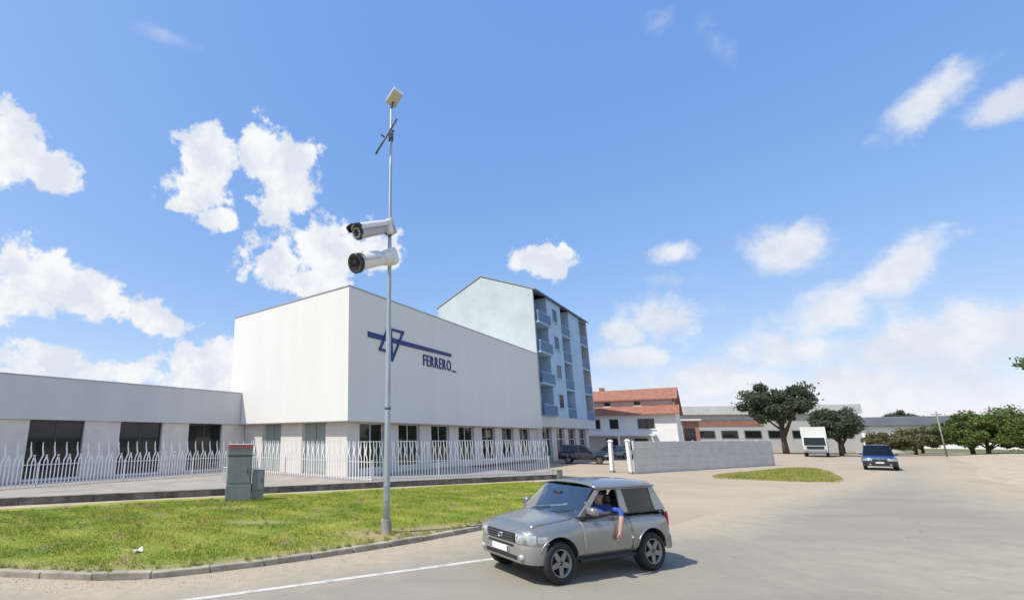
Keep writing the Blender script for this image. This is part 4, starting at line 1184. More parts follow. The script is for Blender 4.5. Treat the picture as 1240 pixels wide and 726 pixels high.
    def roof(a, b):
        x = wst + .02 + (rtop - .05 - wst) * a; y = (b - .5) * 2
        e = min(1, min(a, 1 - a) * 6)
        return (x, y * (yt + .015), zt + .022 + (H - zt - .022) * (1 - abs(y) ** 3.2) * (.62 + .38 * math.sin(math.pi * min(1, max(0, a))) ** .6) )
    rf.grid(roof, 16, 16); rf.build('roof', MT[paint], root, thick=-.03)
    ws = MB()
    def wsf(a, b):
        y = (b - .5) * 2
        x0, x1 = cowl - .0, wst + .03
        x = x0 + (x1 - x0) * a + .07 * (1 - y * y) * (1 - .4 * a); z = zb - .01 + (zt + .05 - zb) * a
        return (x, y * (yb - .03 + (yt - yb) * a), z)
    ws.grid(wsf, 8, 10); ws.build('windscreen', MT['glass_front' if glass == 'glass' else glass], root)
    rw = MB()
    def rwf(a, b):
        y = (b - .5) * 2
        x = rbase + .0 + (rtop - rbase) * a - .05 * (1 - y * y); z = zb + (zt + .03 - zb) * a
        return (x, y * (yb - .04 + (yt - yb) * a), z)
    rw.grid(rwf, 6, 8); rw.build('rear_window', MT['glass_dark'], root)
    # bonnet, doors
    def patch(name_, fn, nu, nv, mt, par=None, th=.010):
        m = MB(); m.grid(fn, nu, nv); return m.build(name_, mt, par or root, thick=th)
    patch('bonnet', lambda a, b: (cowl + .06 + (L2 - .20 - cowl - .06) * a, (b - .5) * 2 * (W2 - .16 - .06 * a), top_z(cowl + .06 + (L2 - .20 - cowl - .06) * a, (b - .5) * 2 * (W2 - .16 - .06 * a)) + .007), 14, 14, MT[paint])
    drs = P['doors']
    for s in (-1, 1):
        for (xa, xb) in drs:
            def df(a, b, xa=xa, xb=xb, s=s):
                x = xa + (xb - xa) * a; z = sill + .07 + (belt - .045 - sill - .07) * b
                # the corner of the door follows the rear arch
                if x < rx + wr + .14: x = max(x, rx + math.sqrt(max(0, (wr + .13) ** 2 - max(0, z - wr) ** 2)) if z < 2 * wr + .1 and z > 0 else x)
                return (x, s * (side_y(x, z) + .007), z)
            d = patch('door', df, 14, 8, MT[paint])
            xh = xb + .17; zh = belt - .16
            m = MB(); m.box(xh - .08, xh + .08, s * (side_y(xh, zh) + .006) - .012, s * (side_y(xh, zh) + .006) + .022, zh - .018, zh + .018); m.build('door_handle', MT['black_plastic'] if paint != 'paint' else MT[paint], d, bevel=.008)
        # rubbing strip / sill
        m = MB(); a, b = rx + wr + .10, fx - wr - .10
        pts = [(a + (b - a) * k / 10, s * (side_y(a + (b - a) * k / 10, sill + .10) + .008), sill + .035) for k in range(11)]
        m.tube(pts, .035, 8); m.build('side_sill', MT['black_plastic'], root)
        # mirror
        m = MB(); T = Matrix.Translation((cowl - .22, s * (yb + .11), belt + .07))
        loft(m, [[(x, y, z) for y, z in rounded_ring(w, h, 3.5, 16)] for x, w, h in ((-.05, .095, .065), (.0, .10, .07), (.05, .085, .06), (.075, .05, .035))], 0, T)
        mr_ = m.build('mirror', MT[paint], root)
        m = MB(); m.tube([(cowl - .22, s * (yb - .01), belt + .015), (cowl - .22, s * (yb + .06), belt + .04)], .025, 8); m.build('mirror_arm', MT['black_plastic'], mr_)
    # front and rear: bands that follow the plan curve
    def plan(y, front=True):
        if front:
            for i in range(60):
                x = L2 - i * .02
                if lerp_tab(wid, x) >= abs(y) + .001: return x
            return L2 - 1.2
        for i in range(40):
            x = -L2 + i * .02
            if lerp_tab(wid, x) >= abs(y) + .001: return x
        return -L2 + .5
    def band(name_, ys, z0, z1, out, mt, par=None, front=True, back=.10, bev=.012):
        sg = 1 if front else -1
        m = MB(); vs = []
        n = len(ys); K = 7
        for y in ys:
            x = plan(y, front)
            k = min(1.0, abs(y) / W2); nx, ny = (1 - k ** 6), k ** 6 * math.copysign(1, y)
            for q in range(K):
                t = q / (K - 1); bl = out * (1 - .55 * abs(2 * t - 1) ** 4)
                vs.append((x + sg * bl * max(nx, .15), y + ny * bl, z0 + (z1 - z0) * t))
            vs += [(x - sg * back, y * (1 - back * .2), z1), (x - sg * back, y * (1 - back * .2), z0)]
        M_ = K + 2; fs = []
        for i in range(n - 1):
            for k in range(M_): fs.append((i * M_ + k, i * M_ + (k + 1) % M_, i * M_ + M_ + (k + 1) % M_, i * M_ + M_ + k))
        fs += [tuple(range(M_)), tuple(M_ * (n - 1) + k for k in range(M_))[::-1]]
        m.add(vs, fs, 0, True)
        o = m.build(name_, mt, par or root); o.data.set_sharp_from_angle(angle=R(35)); return o
    lin = lambda a, b, n: [a + (b - a) * i / (n - 1) for i in range(n)]
    zf = nose
    full = lin(-W2 + P.get('bump', .05), W2 - P.get('bump', .05), 41)
    fb = band('front_bumper', full, sill + .03, zf - .18, .035, MT[low], back=.10)
    band('bumper_intake', lin(-.42, .42, 9), sill + .07, sill + .15, .046, MT['black_plastic'], fb, bev=.004)
    band('bumper_intake', lin(-.34, .34, 9), zf - .235, zf - .195, .044, MT['black_plastic'], fb, bev=.003)
    band('grille', lin(-.36, .36, 13), zf - .16, zf - .015, .022, MT['black_plastic'])
    for k in range(3):
        band('grille_slat', lin(-.34, .34, 9), zf - .148 + k * .042, zf - .128 + k * .042, .030, MT['steel_dark'], root, bev=.002)
    em = MB()
    em.tube([(.058 * math.cos(2 * math.pi * i / 20), .040 * math.sin(2 * math.pi * i / 20), 0) for i in range(21)], .006, 6)
    em.tube([(.024 * math.cos(2 * math.pi * i / 16), .034 * math.sin(2 * math.pi * i / 16), 0) for i in range(17)], .005, 6)
    em.build('emblem', MT['chrome'], root, loc=(L2 + .035, 0, zf - .085), rot=(R(90), 0, R(90)))
    for s in (-1, 1):
        hl = band('headlight', sorted([s * v for v in lin(.39, W2 - .09, 9)]), zf - .165, zf - .01, .026, MT['headlamp'], bev=.012)
        for yy in (.46, .57):
            rl = MB(); rl.lathe([(.0, -.012), (.022, -.008), (.042, .006), (.046, .0)], 16, 'x'); rl.build('reflector', MT['chrome'], hl, loc=(plan(yy) + .024, s * yy, zf - .088))
        band('indicator', sorted([s * v for v in lin(W2 - .085, W2 - .035, 5)]), zf - .16, zf - .03, .02, MT['headlamp'], hl, back=.05, bev=.005)
        fl = MB(); fl.lathe([(.0, .012), (.045, .006), (.055, -.03)], 16, 'x'); fl.build('fog_light', MT['headlamp'], fb, loc=(plan(.52) + .045, s * .52, sill + .13))
        band('rear_light', sorted([s * v for v in lin(W2 - .20, W2 - .05, 5)]), belt - .32, belt - .06, .02, MT['red_lens'], front=False, back=.06, bev=.006)
    m = MB(); m.box(0.0125, .0135, .185, .226, -.048, .048); m.build('plate_band', MT['paint_blue'], fb, loc=(L2 + .040, 0, zf - .29), rot=(0, R(-4), 0))
    m = MB(); m.box(0, .012, -.23, .23, -.052, .052); m.build('number_plate', MT['plate'], fb, loc=(L2 + .040, 0, zf - .29), rot=(0, R(-4), 0), bevel=.004)
    band('rear_bumper', full, sill + .05, sill + .30, .035, MT[low], front=False, back=.10)
    m = MB(); m.box(-.012, 0, -.23, .23, -.052, .052); m.build('number_plate', MT['plate'], root, loc=(-L2 - .055, 0, sill + .42), bevel=.004)
    if P.get('spare'):
        sp = MB(); sp.lathe([(.0, -.12), (.28, -.12), (.315, -.08), (.32, .04), (.30, .06)], 28, 'x'); sp.build('spare_wheel', MT['tyre'], root, loc=(-L2 - .04, 0.05, .92))
    # wipers and cabin
    if detail:
        for yy in (-.45, .12):
            m = MB(); pts = []
            for k in range(5):
                q = wsf(.03 + .17 * k / 4, .5 + (yy + .46 * k / 4) / 2 / (yb)); pts.append((q[0] + .015, q[1], q[2] + .012))
            m.tube(pts, .008, 5); m.build('wiper', MT['black_plastic'], root)
        for yy in (-.32, .32):
            m = MB()
            loft(m, [[(sx + (z - .5) * -.22, yy + y, z) for sx, y in rounded_ring(dw, w, 3, 18)] for z, w, dw in ((.62, .22, .06), (.9, .23, .07), (1.12, .20, .05), (1.16, .16, .04))], 0, Matrix.Translation((-.30, 0, 0)))
            m.box(-.30, .20, yy - .23, yy + .23, .52, .66)
            m.build('front_seat', MT['seat'], root)
            m = MB(); loft(m, [[(sx, yy + y, z) for sx, y in rounded_ring(dw, w, 3, 16)] for z, w, dw in ((1.17, .10, .035), (1.19, .12, .045), (1.28, .12, .045), (1.32, .09, .03))], 0, Matrix.Translation((-.50, 0, 0))); m.build('headrest', MT['seat'], root)
        m = MB(); c = Vector((.24, .30, .93)); M = Matrix.Translation(c) @ Matrix.Rotation(R(-65), 4, 'Y')
        m.tube([M @ Vector((.18 * math.cos(2 * math.pi * i / 24), .18 * math.sin(2 * math.pi * i / 24), 0)) for i in range(25)], .014, 8)
        for a in (0, 2.2, 4.1): m.tube([M @ Vector((0, 0, -.02)), M @ Vector((.18 * math.cos(a), .18 * math.sin(a), 0))], .014, 6)
        m.build('steering_wheel', MT['black_plastic'], root)
        m = MB(); m.box(cowl - .42, cowl - .04, -(yb - .06), yb - .06, belt - .22, belt - .03); m.build('dashboard', MT['cabin'], root, bevel=.04)
        m = MB(); loft(m, [[(rbase + .45 + sx, y, z) for sx, y in rounded_ring(.08, .55, 5, 20)] for z in (.6, 1.0, 1.12)]); m.build('rear_seat', MT['seat'], root)
        m = MB(); m.tube([(cowl - .35, .02, zt - .09), (cowl - .35, -.18, zt - .09)], .03, 8); m.build('interior_mirror', MT['black_plastic'], root)
    return root

SUV = dict(L=3.44, W=1.58, H=1.565, belt=1.05, hood=.93, nose=.79, cowl=.62, ws_top=.04, roof_back=-1.45, rear_base=-1.60, front_axle=1.14, rear_axle=-1.08, wheel=.335, b_pillar=-.52, d_pillar=-1.36, doors=[(.60, -.60)], sill=.29, spare=True, rake=.05, ex=4.3, head=.125, tumble=.165)
car = make_car('silver_suv', 'paint', 'paint_low', SUV, open_window=True)
tag(car, 'silver three-door compact off-roader driving left with its window open', 'car')
fw, rw_ = Vector((3.17, 8.29, 0)), Vector((5.22, 9.14, 0))
hd_ = (fw - rw_).normalized(); lf = Vector((-hd_.y, hd_.x, 0))
cpos = (fw + rw_) / 2 - lf * (SUV['W'] / 2 - .02) - hd_ * .03
car.location = (cpos.x, cpos.y, .002)
car.rotation_euler = (0, 0, math.atan2(hd_.y, hd_.x))
CARM = Matrix.Translation(car.location) @ Matrix.Rotation(car.rotation_euler.z, 4, 'Z')

# driver: one continuous body grown from a skeleton
def make_person():
    V = []; Ed = []; Rr = []
    def v(p, r): V.append(p); Rr.append(r if isinstance(r, tuple) else (r, r)); return len(V) - 1
    def e(*ids):
        for a, b in zip(ids[:-1], ids[1:]): Ed.append((a, b))
    pel = v((-.20, .36, .74), (.15, .17)); sp1 = v((-.24, .37, .92), (.12, .155)); ch = v((-.25, .38, 1.08), (.125, .18)); nk = v((-.24, .385, 1.235), .062); jaw = v((-.215, .40, 1.325), (.068, .075)); sk = v((-.222, .405, 1.40), (.088, .082)); cr = v((-.228, .405, 1.465), (.068, .066))
    e(pel, sp1, ch, nk, jaw, sk, cr)
    # nose and ears
    ns = v((-.125, .425, 1.375), .014); e(jaw, ns)
    for s in (-1, 1):
        er = v((-.225, .405 + s * .092, 1.385), .016); e(sk, er)
    # near (left) arm over the door, forearm hanging outside
    a1 = v((-.25, .57, 1.15), .072); a2 = v((-.28, .70, 1.165), .058); el = v((-.27, .835, 1.165), .048); f1 = v((-.20, .892, 1.05), .043); f2 = v((-.13, .90, .86), .033); pm = v((-.11, .903, .78), (.032, .020))
    e(ch, a1, a2, el, f1, f2, pm)
    for i, (dx, ln) in enumerate(((-.030, .062), (-.010, .078), (.012, .074), (.032, .064))):
        k0 = v((-.11 + dx, .903, .74), .0105); k1 = v((-.105 + dx * 1.15, .90, .74 - ln * .55), .0095); k2 = v((-.10 + dx * 1.15, .885, .74 - ln), .008); e(pm, k0, k1, k2)
    t0 = v((-.075, .905, .785), .012); t1 = v((-.055, .90, .755), .0105); t2 = v((-.048, .893, .728), .009); e(pm, t0, t1, t2)
    # far arm to the steering wheel
    b1 = v((-.22, .20, 1.13), .068); b2 = v((-.08, .13, 1.0), .056); b3 = v((.06, .14, .97), .046); b4 = v((.17, .20, 1.03), .034); bp_ = v((.225, .225, 1.06), (.03, .03)); e(ch, b1, b2, b3, b4, bp_)
    for i in range(4):
        z = 1.035 + i * .02
        k0 = v((.26, .225, z), .010); k1 = v((.285, .205, z), .009); k2 = v((.28, .185, z), .008); e(bp_, k0, k1, k2)
    t0 = v((.235, .25, 1.09), .011); t1 = v((.255, .262, 1.105), .009); e(bp_, t0, t1)
    # legs
    for s, yy in ((1, .46), (-1, .27)):
        h = v((-.12, yy, .70), .085); kn = v((.28, yy + s * .02, .74), .062); sh_ = v((.50, yy, .56), .045); e(pel, h, kn, sh_)
    me = bpy.data.meshes.new('person_skel'); me.from_pydata(V, Ed, [])
    bm = bmesh.new(); bm.from_mesh(me); ly = bm.verts.layers.skin.verify()
    bm.verts.ensure_lookup_table()
    for i, vv in enumerate(bm.verts):
        vv[ly].radius = Rr[i]; vv[ly].use_root = (i == pel)
    bm.to_mesh(me); bm.free()
    o = bpy.data.objects.new('person_tmp', me); col.objects.link(o)
    o.modifiers.new('skin', 'SKIN'); sb = o.modifiers.new('sub', 'SUBSURF'); sb.levels = 2; sb.render_levels = 2
    m2 = evaluated(o, 'person'); col.objects.unlink(o); bpy.data.objects.remove(o)
    for k in ('shirt', 'skin', 'trousers'): m2.materials.append(MT[k])
    for p in m2.polygons:
        x, y, z = p.center; mi = 0
        if z > 1.232 and abs(y - .40) < .14 and x < -.05: mi = 1
        elif y > .85 and z < 1.09: mi = 1
        elif x > .02 and z > .93: mi = 1
        elif z < .80 and y < .7: mi = 2
        p.material_index = mi; p.use_smooth = True
    r = bpy.data.objects.new('person', m2); col.objects.link(r)
    hair = MB()
    def hf(a, b):
        t = a * R(112); ph = b * 2 * math.pi
        rr = .100 + .004 * math.sin(ph * 7 + a * 9)
        if math.cos(ph) > .2: t *= 1 - .48 * (math.cos(ph) - .2) / .8
        return (-.232 + rr * 1.03 * math.sin(t) * math.cos(ph), .405 + rr * .93 * math.sin(t) * math.sin(ph), 1.405 + rr * 1.08 * math.cos(t))
    hair.grid(hf, 12, 26); hair.build('hair', MT['hair'], r, thick=.006)
    for s in (-1, 1):
        ey = MB(); ey.lathe([(.001, -.011), (.008, -.008), (.011, 0), (.008, .008), (.001, .011)], 10, 'x'); ey.build('eye', MT['cam_black'], r, loc=(-.138, .408 + s * .032, 1.398))
    mo = MB(); mo.tube([(-.135, .38, 1.335), (-.130, .405, 1.332), (-.135, .432, 1.335)], .006, 6); mo.build('mouth', MT['orange'], r)
    return r
per = make_person()
per.matrix_world = CARM @ Matrix.Translation((-.08, -.045, -.085))
tag(per, 'driver in a blue shirt hanging one arm out of the silver car window', 'person')

# parked cars and distant vehicles
SUV5 = dict(L=4.3, W=1.78, H=1.70, belt=1.06, hood=.98, nose=.84, cowl=.80, ws_top=.12, roof_back=-1.80, rear_base=-2.0, front_axle=1.32, rear_axle=-1.28, wheel=.34, b_pillar=-.35, c_pillar=-1.20, d_pillar=-1.70, doors=[(.78, -.35), (-.37, -1.2)], sill=.36, rake=.1, lip='black_plastic')
HATCH = dict(L=4.0, W=1.70, H=1.46, belt=.95, hood=.86, nose=.72, cowl=.82, ws_top=.05, roof_back=-1.50, rear_base=-1.85, front_axle=1.22, rear_axle=-1.25, wheel=.30, b_pillar=-.30, c_pillar=-1.10, d_pillar=-1.48, doors=[(.78, -.32), (-.34, -1.15)], sill=.26, rake=.12)
MPV = dict(L=4.2, W=1.80, H=1.80, belt=1.08, hood=1.0, nose=.84, cowl=1.0, ws_top=.35, roof_back=-1.85, rear_base=-1.98, front_axle=1.35, rear_axle=-1.3, wheel=.31, b_pillar=-.15, c_pillar=-1.15, d_pillar=-1.80, doors=[(.9, -.15), (-.17, -1.1)], sill=.28, rake=.04)
def place_car(o, x, y, rz, label):
    o.location = (x, y, .0); o.rotation_euler = (0, 0, rz); tag(o, label, 'car')
place_car(make_car('parked_suv', 'paint_dark', 'black_plastic', SUV5, detail=False, glass='glass_dark'), 19.9, 44.4, R(-28), 'dark parked off-roader nearest the fence end in the car park')
place_car(make_car('parked_car', 'paint_grey', 'paint_grey', HATCH, detail=False, glass='glass_dark'), 27.2, 53.6, R(215), 'grey-blue parked hatchback just behind the dark off-roader')
place_car(make_car('parked_car', 'paint_white', 'paint_white', HATCH, detail=False, glass='glass_dark'), 31.0, 57.0, R(225), 'white parked hatchback furthest back in the car park')
place_car(make_car('blue_car', 'paint_blue', 'black_plastic', MPV, detail=False, glass='glass_dark'), 39.2, 36.6, R(44 + 180), 'blue people carrier on the road far ahead')

# white box lorry parked by the trees
def make_truck():
    r = empty('box_lorry')
    m = MB(); m.box(3.605, 3.64, -.8, .8, .95, 1.3); m.build('grille', MT['black_plastic'], r)
    m = MB(); m.box(3.57, 3.68, -1.05, 1.05, .5, .78); m.build('bumper', MT['cabinet'], r, bevel=.03)
    m = MB(); m.box(-3.0, 1.6, -1.2, 1.2, .95, 3.7); bx_ = m.build('cargo_box', MT['cabinet_pale'], r, bevel=.03)
    m = MB(); m.box(-3.03, -3.005, -.03, .03, 1.0, 3.65); m.build('rear_door_gap', MT['black_plastic'], bx_)
    m = MB(); m.prism([(1.7, .55), (3.55, .55), (3.6, 1.35), (3.3, 2.45), (1.7, 2.55)], 'y', -1.1, 1.1); cb_ = m.build('cab', MT['cabinet_pale'], r, bevel=.05)
    m = MB(); m.add([(3.61, -1.0, 1.40), (3.61, 1.0, 1.40), (3.34, .95, 2.36), (3.34, -.95, 2.36)], [(0, 1, 2, 3)]); m.build('windscreen', MT['window'], cb_, thick=.01)
    for s in (-1, 1):
        m = MB(); m.box(2.3, 3.2, s * 1.105 - .006, s * 1.105 + .006, 1.45, 2.3); m.build('side_window', MT['window'], cb_)
        for x in (-1.9, 2.6): wheel(r, x, s * 1.0, .45, .28, s)
        m = MB(); m.box(3.58, 3.63, s * .8 - .15, s * .8 + .15, .8, 1.0); m.build('headlight', MT['headlamp'], r)
    m = MB(); m.box(-3.0, 3.3, -.45, .45, .55, .94); m.build('chassis', MT['black_plastic'], r)
    return r
tk = make_truck(); tk.location = (58.0, 61.5, 0); tk.rotation_euler = (0, 0, R(226)); tag(tk, 'white box lorry parked beneath the dark trees', 'lorry')

# ------------------------------------------------------------------ precast wall with gate post, grass strip
wa, wb = Vector((17.95, 32.3, 0)), Vector((35.3, 41.6, 0))
dw = (wb - wa).normalized()
pwall = tag(empty('boundary_wall', tuple(wa), math.atan2(dw.y, dw.x)), 'pale grey precast boundary wall behind the strip of grass', 'wall')
Lw = (wb - wa).length; npan = 8
for i in range(npan):
    x0, x1 = i * Lw / npan, (i + 1) * Lw / npan
    for k in range(4):
        m = MB(); m.box(x0 + .07, x1 - .07, -.04, .04, .0 + k * .53, .526 + k * .53); m.build('wall_panel', MT['panel_wall'], pwall, bevel=.01)
for i in range(npan + 1):
    m = MB(); m.box(i * Lw / npan - .068, i * Lw / npan + .068, -.055, .055, -.05, 2.16); m.build('wall_post', MT['panel_wall'], pwall, bevel=.015)
def gate_post(x, y, h, label, tilt=0.0):
    g = tag(empty('gate_post', (x, y, 0)), label, 'post')
    m = MB(); m.box(-.11, .11, -.11, .11, -.05, h); m.build('shaft', MT['white_frame'], g, bevel=.012)
    m = MB(); m.prism([(-.15, h), (.15, h), (0, h + .14)], 'x', -.15, .15); m.build('cap', MT['white_frame'], g)
    m = MB(); m.box(-.14, .14, -.14, .14, -.05, .12); m.build('foot', MT['concrete'], g)
    g.rotation_euler = (0, tilt, R(28)); return g
gate_post(17.45, 32.0, 2.15, 'slim white gate post at the near end of the boundary wall', R(-2))
gate_post(16.9, 33.4, 2.1, 'second white gate post just behind the nearer one', R(2))

strip = [(20.6, 28.6), (22.6, 27.0), (24.9, 26.1), (26.6, 27.0), (30.2, 30.8), (34.8, 36.8), (34.4, 38.8), (28.4, 35.2), (22.6, 31.4)]
st_l = [(p[0], p[1]) for p in catmull([strip[0]] + strip[1:] + [strip[0]], 4)][:-1]
SPA = np.array(st_l)
def sz(x, y): return np.full(len(x), -.012)
def sdry(x, y):
    e = np.full(len(x), 1e9)
    for a, b in zip(SPA, np.roll(SPA, -1, 0)):
        ab = b - a; P_ = np.stack([x, y], 1); t = np.clip(((P_ - a) @ ab) / (ab @ ab + 1e-9), 0, 1)
        e = np.minimum(e, np.hypot(*(P_ - a - t[:, None] * ab).T))
    w = .8 + .6 * np.sin(x * 1.9 + np.sin(y * 2.3) * 2)
    return np.clip(1.1 - e / (w * .8 + .3), .3, 1.1)
blades('grass', st_l, 110000, 0.06, 0.16, 9, sz, sdry, 2.6, label='rough grass strip in front of the pale boundary wall')

# ------------------------------------------------------------------ red-roofed house and sheds behind
def box_obj(name, parent, mt, *b, bevel=0.0): m = MB(); m.box(*b); return m.build(name, MT[mt], parent, bevel=bevel)
HA = math.atan2(-.6, .8)
hs = tag(empty('house', (29.9, 71.2, 0), HA), 'white house with two bands of red tiled roof beyond the car park', 'house')
wl = 14.0
box_obj('wall', hs, 'house_white', 0, wl, 0, 8, 0, 5.75)
def slope(name, x0, x1, ya, za, yb_, zb_, th=.14):
    m = MB(); m.add([(x0, ya, za), (x1, ya, za), (x1, yb_, zb_), (x0, yb_, zb_), (x0, ya, za + th), (x1, ya, za + th), (x1, yb_, zb_ + th), (x0, yb_, zb_ + th)], [(0, 1, 2, 3), (4, 5, 6, 7), (0, 1, 5, 4), (2, 3, 7, 6), (0, 3, 7, 4), (1, 2, 6, 5)])
    return m.build(name, MT['tiles'], hs)
slope('roof', -.5, wl + .5, -.7, 5.45, 1.0, 6.75)
box_obj('attic_wall', hs, 'pink_wall', .2, wl - .2, .95, 7.2, 5.76, 7.75)
slope('roof', -.3, wl + .4, .45, 7.55, 3.6, 9.25)
slope('roof', -.3, wl + .4, 8.4, 5.6, 3.6, 9.25)
m = MB(); m.prism([(0.1, 5.76), (7.9, 5.76), (7.2, 7.3), (3.6, 9.2), (1.0, 7.7)], 'x', wl - .19, wl - .01); m.build('gable_end', MT['brick_red'], hs)
m = MB(); m.box(wl - .008, wl + .05, 3.0, 3.9, 6.5, 7.6); m.build('gable_window', MT['window'], hs)
def hwin(x, z0, z1, w, y=-.03):
    wn = MB(); wn.box(x - w / 2 - .07, x + w / 2 + .07, y - .02, y + .03, z0 - .07, z1 + .07); wn = wn.build('window', MT['shed_wall'], hs)
    m = MB(); m.box(x - w / 2, x + w / 2, y - .03, y - .021, z0, z1); m.build('pane', MT['window'], wn)
    m = MB(); m.box(x - w / 2 - .15, x + w / 2 + .15, y - .12, y - .031, z0 - .15, z0 - .075); m.build('sill', MT['house_white'], wn)
for x in (1.2, 4.0, 6.4, 10.0): hwin(x, 3.6, 4.9, 1.1)
hwin(10.9, 3.6, 4.9, 1.0)
for x in (5.6, 9.5): hwin(x, 6.9, 7.4, .8, .93)
box_obj('canopy', hs, 'house_white', -1.0, 11.5, -2.6, -.01, 2.55, 2.85, bevel=.03)
for x in (-.8, 3.2, 7.2, 11.2): box_obj('canopy_post', hs, 'house_white', x - .12, x + .12, -2.5, -2.26, 0, 2.548)
for x in (2.0, 6.0, 9.6): hwin(x, .3, 2.2, 1.6)
m = MB(); m.box(4.0, 4.7, 4.6, 5.3, 8.4, 10.0); m.build('chimney', MT['brick_red'], hs, bevel=.03)

s1 = tag(empty('shed', (50.5, 88.0, 0), R(-14)), 'long pale flat-roofed industrial shed with a reddish strip behind the trees', 'building')
box_obj('wall', s1, 'shed_wall', 0, 34, 0, 14, 0, 6.4)
box_obj('roof_fascia', s1, 'shed_roof', -.4, 34.4, -.5, 14.4, 6.401, 8.0, bevel=.05)
box_obj('red_strip', s1, 'brick_red', 5.5, 20, -.05, -.01, 4.3, 5.4)
for i in range(7):
    x = 6 + i * 3.6
    w_ = box_obj('window', s1, 'far_roof', x, x + 2.6, -.06, -.012, 2.2, 3.6)
    box_obj('pane', w_, 'window', x + .1, x + 2.5, -.075, -.061, 2.3, 3.5)
s2 = tag(empty('brick_shed', (46.3, 78.0, 0), R(-24)), 'small reddish shed with dark doorways beside the house', 'building')
box_obj('wall', s2, 'brick_red', 0, 7.0, 0, 6, 0, 5.0)
box_obj('roof', s2, 'shed_roof', -.3, 7.3, -.5, 6.3, 5.001, 5.3)
for x in (.5, 2.7, 4.9):
    box_obj('doorway', s2, 'window', x, x + 1.5, -.04, -.005, .3, 3.9)
for x in (2.35, 4.55): box_obj('door_pier', s2, 'pink_wall', x - .15, x + .15, -.18, -.006, 0, 4.9)
s3 = tag(empty('warehouse', (109, 113, 0), R(-44)), 'distant low warehouse with dark roof and white walls at the road end', 'building')
box_obj('wall', s3, 'house_white', 0, 34, 0, 20, 0, 4.9)
box_obj('roof', s3, 'far_roof', -.8, 34.8, -1, 21, 4.901, 6.9, bevel=.1)
for i in range(6):
    w_ = box_obj('window', s3, 'far_roof', 2 + i * 5.4, 5 + i * 5.4, -.06, -.01, 1.4, 3.0)
    box_obj('pane', w_, 'window', 2.2 + i * 5.4, 4.8 + i * 5.4, -.08, -.061, 1.6, 2.8)
# slim utility pole beside the warehouse
up = tag(empty('utility_pole', (73.0, 60.0, 0)), 'slim grey utility pole beside the green hedge at the road end', 'pole')
m = MB(); m.tube([(0, 0, -.1), (0, 0, 5.7)], [.09, .06], 10); m.build('shaft', MT['concrete'], up)
m = MB(); m.box(-.65, .65, -.04, .04, 5.25, 5.32); m.build('crossarm', MT['steel_dark'], up)
for x in (-.6, 0.35, .6): m = MB(); m.lathe([(.02, 5.321), (.05, 5.35), (.03, 5.42), (.001, 5.45)], 8, 'z', 0, Matrix.Translation((x, 0, 0))); m.build('insulator', MT['cabinet_pale'], up)

# low earth bank on the right of the road, and a pale low wall on it
def bank():
    A = [(24.9, 15.2), (30.6, 21.9), (35.6, 27.8), (41.5, 32.8), (54, 42.6), (76, 63)]
    rows = []
    off = [(0, 0), (1.2, .10), (2.8, .38), (5, .52), (9, .6), (16, .5), (30, -.05)]
    A = catmull(A, 6)
    for i, p in enumerate(A):
        d = (A[min(i + 1, len(A) - 1)] - A[max(i - 1, 0)]).normalized(); n = Vector((d.y, -d.x))
        rows.append([(p.x + n.x * o, p.y + n.y * o, max(-.05, (h * (1 + .05 * math.sin(i * .7 + o)) if h > 0 else h)) - .02) for o, h in off])
    m = MB(); k = len(off)
    m.add([q for r in rows for q in r], [(i * k + j, (i + 1) * k + j, (i + 1) * k + j + 1, i * k + j + 1) for i in range(len(rows) - 1) for j in range(k - 1)], 0, True)
    o = m.build('earth_bank', MT['path']); return tag(o, kind='structure')
bank()

# ------------------------------------------------------------------ trees
def crown_mesh(seed, rx, ry, rz, n, leaf, mt, clumps=44, low=-.7):
    g = np.random.default_rng(seed)
    cs = []
    while len(cs) < clumps:
        p = g.uniform(-1, 1, 3)
        r = np.linalg.norm(p)
        if r < 1 and r > .25 and p[2] > low: cs.append(p * (.58 + .32 * g.random()))
    cs = np.array(cs); rr = g.uniform(.13, .33, clumps)
    per = n // clumps
    P = []
    for c, r in zip(cs, rr):
        d = g.normal(size=(per, 3)); d /= np.linalg.norm(d, axis=1)[:, None]
        P.append(c + d * r * (g.random((per, 1)) ** .45))
    P = np.concatenate(P)
    P = np.where(g.random((len(P), 1)) < .06, P * g.uniform(1.0, 1.22, (len(P), 1)), P) * np.array([rx, ry, rz])
    m = len(P)
    a = g.normal(size=(m, 3)); a /= np.linalg.norm(a, axis=1)[:, None]
    b = np.cross(a, g.normal(size=(m, 3))); b /= np.linalg.norm(b, axis=1)[:, None]
    s = leaf * g.uniform(.6, 1.3, (m, 1))
    v = np.stack([P - a * s, P + b * s * .55, P + a * s, P - b * s * .55], 1)
    me = bpy.data.meshes.new('crown')
    me.vertices.add(m * 4); me.vertices.foreach_set('co', v.ravel())
    me.loops.add(m * 4); me.loops.foreach_set('vertex_index', np.arange(m * 4, dtype=np.int32))
    me.polygons.add(m); me.polygons.foreach_set('loop_start', np.arange(0, m * 4, 4, dtype=np.int32)); me.polygons.foreach_set('loop_total', np.full(m, 4, np.int32))
    me.update(); me.validate(); me.materials.append(MT[mt])
    return me, cs * np.array([rx, ry, rz])
def trunk_mesh(cs, h, r, cz, seed):
    g = random.Random(seed); m = MB()
    top = cz * 1.0
    m.tube([(0, 0, -.1), (g.uniform(-.1, .1), 0, h * .5), (g.uniform(-.2, .2), g.uniform(-.2, .2), top)], [r * 1.25, r, r * .45], 9)
    for c in list(cs)[:9]:
        z0 = h * g.uniform(.55, 1.0)
        e = Vector((c[0], c[1], cz + c[2]))
        m.tube([(0, 0, z0), Vector((0, 0, z0)).lerp(e, .5) + Vector((0, 0, .2)), e], [r * .5, r * .32, r * .1], 6)
    return m.mesh('trunk', MT['bark'])
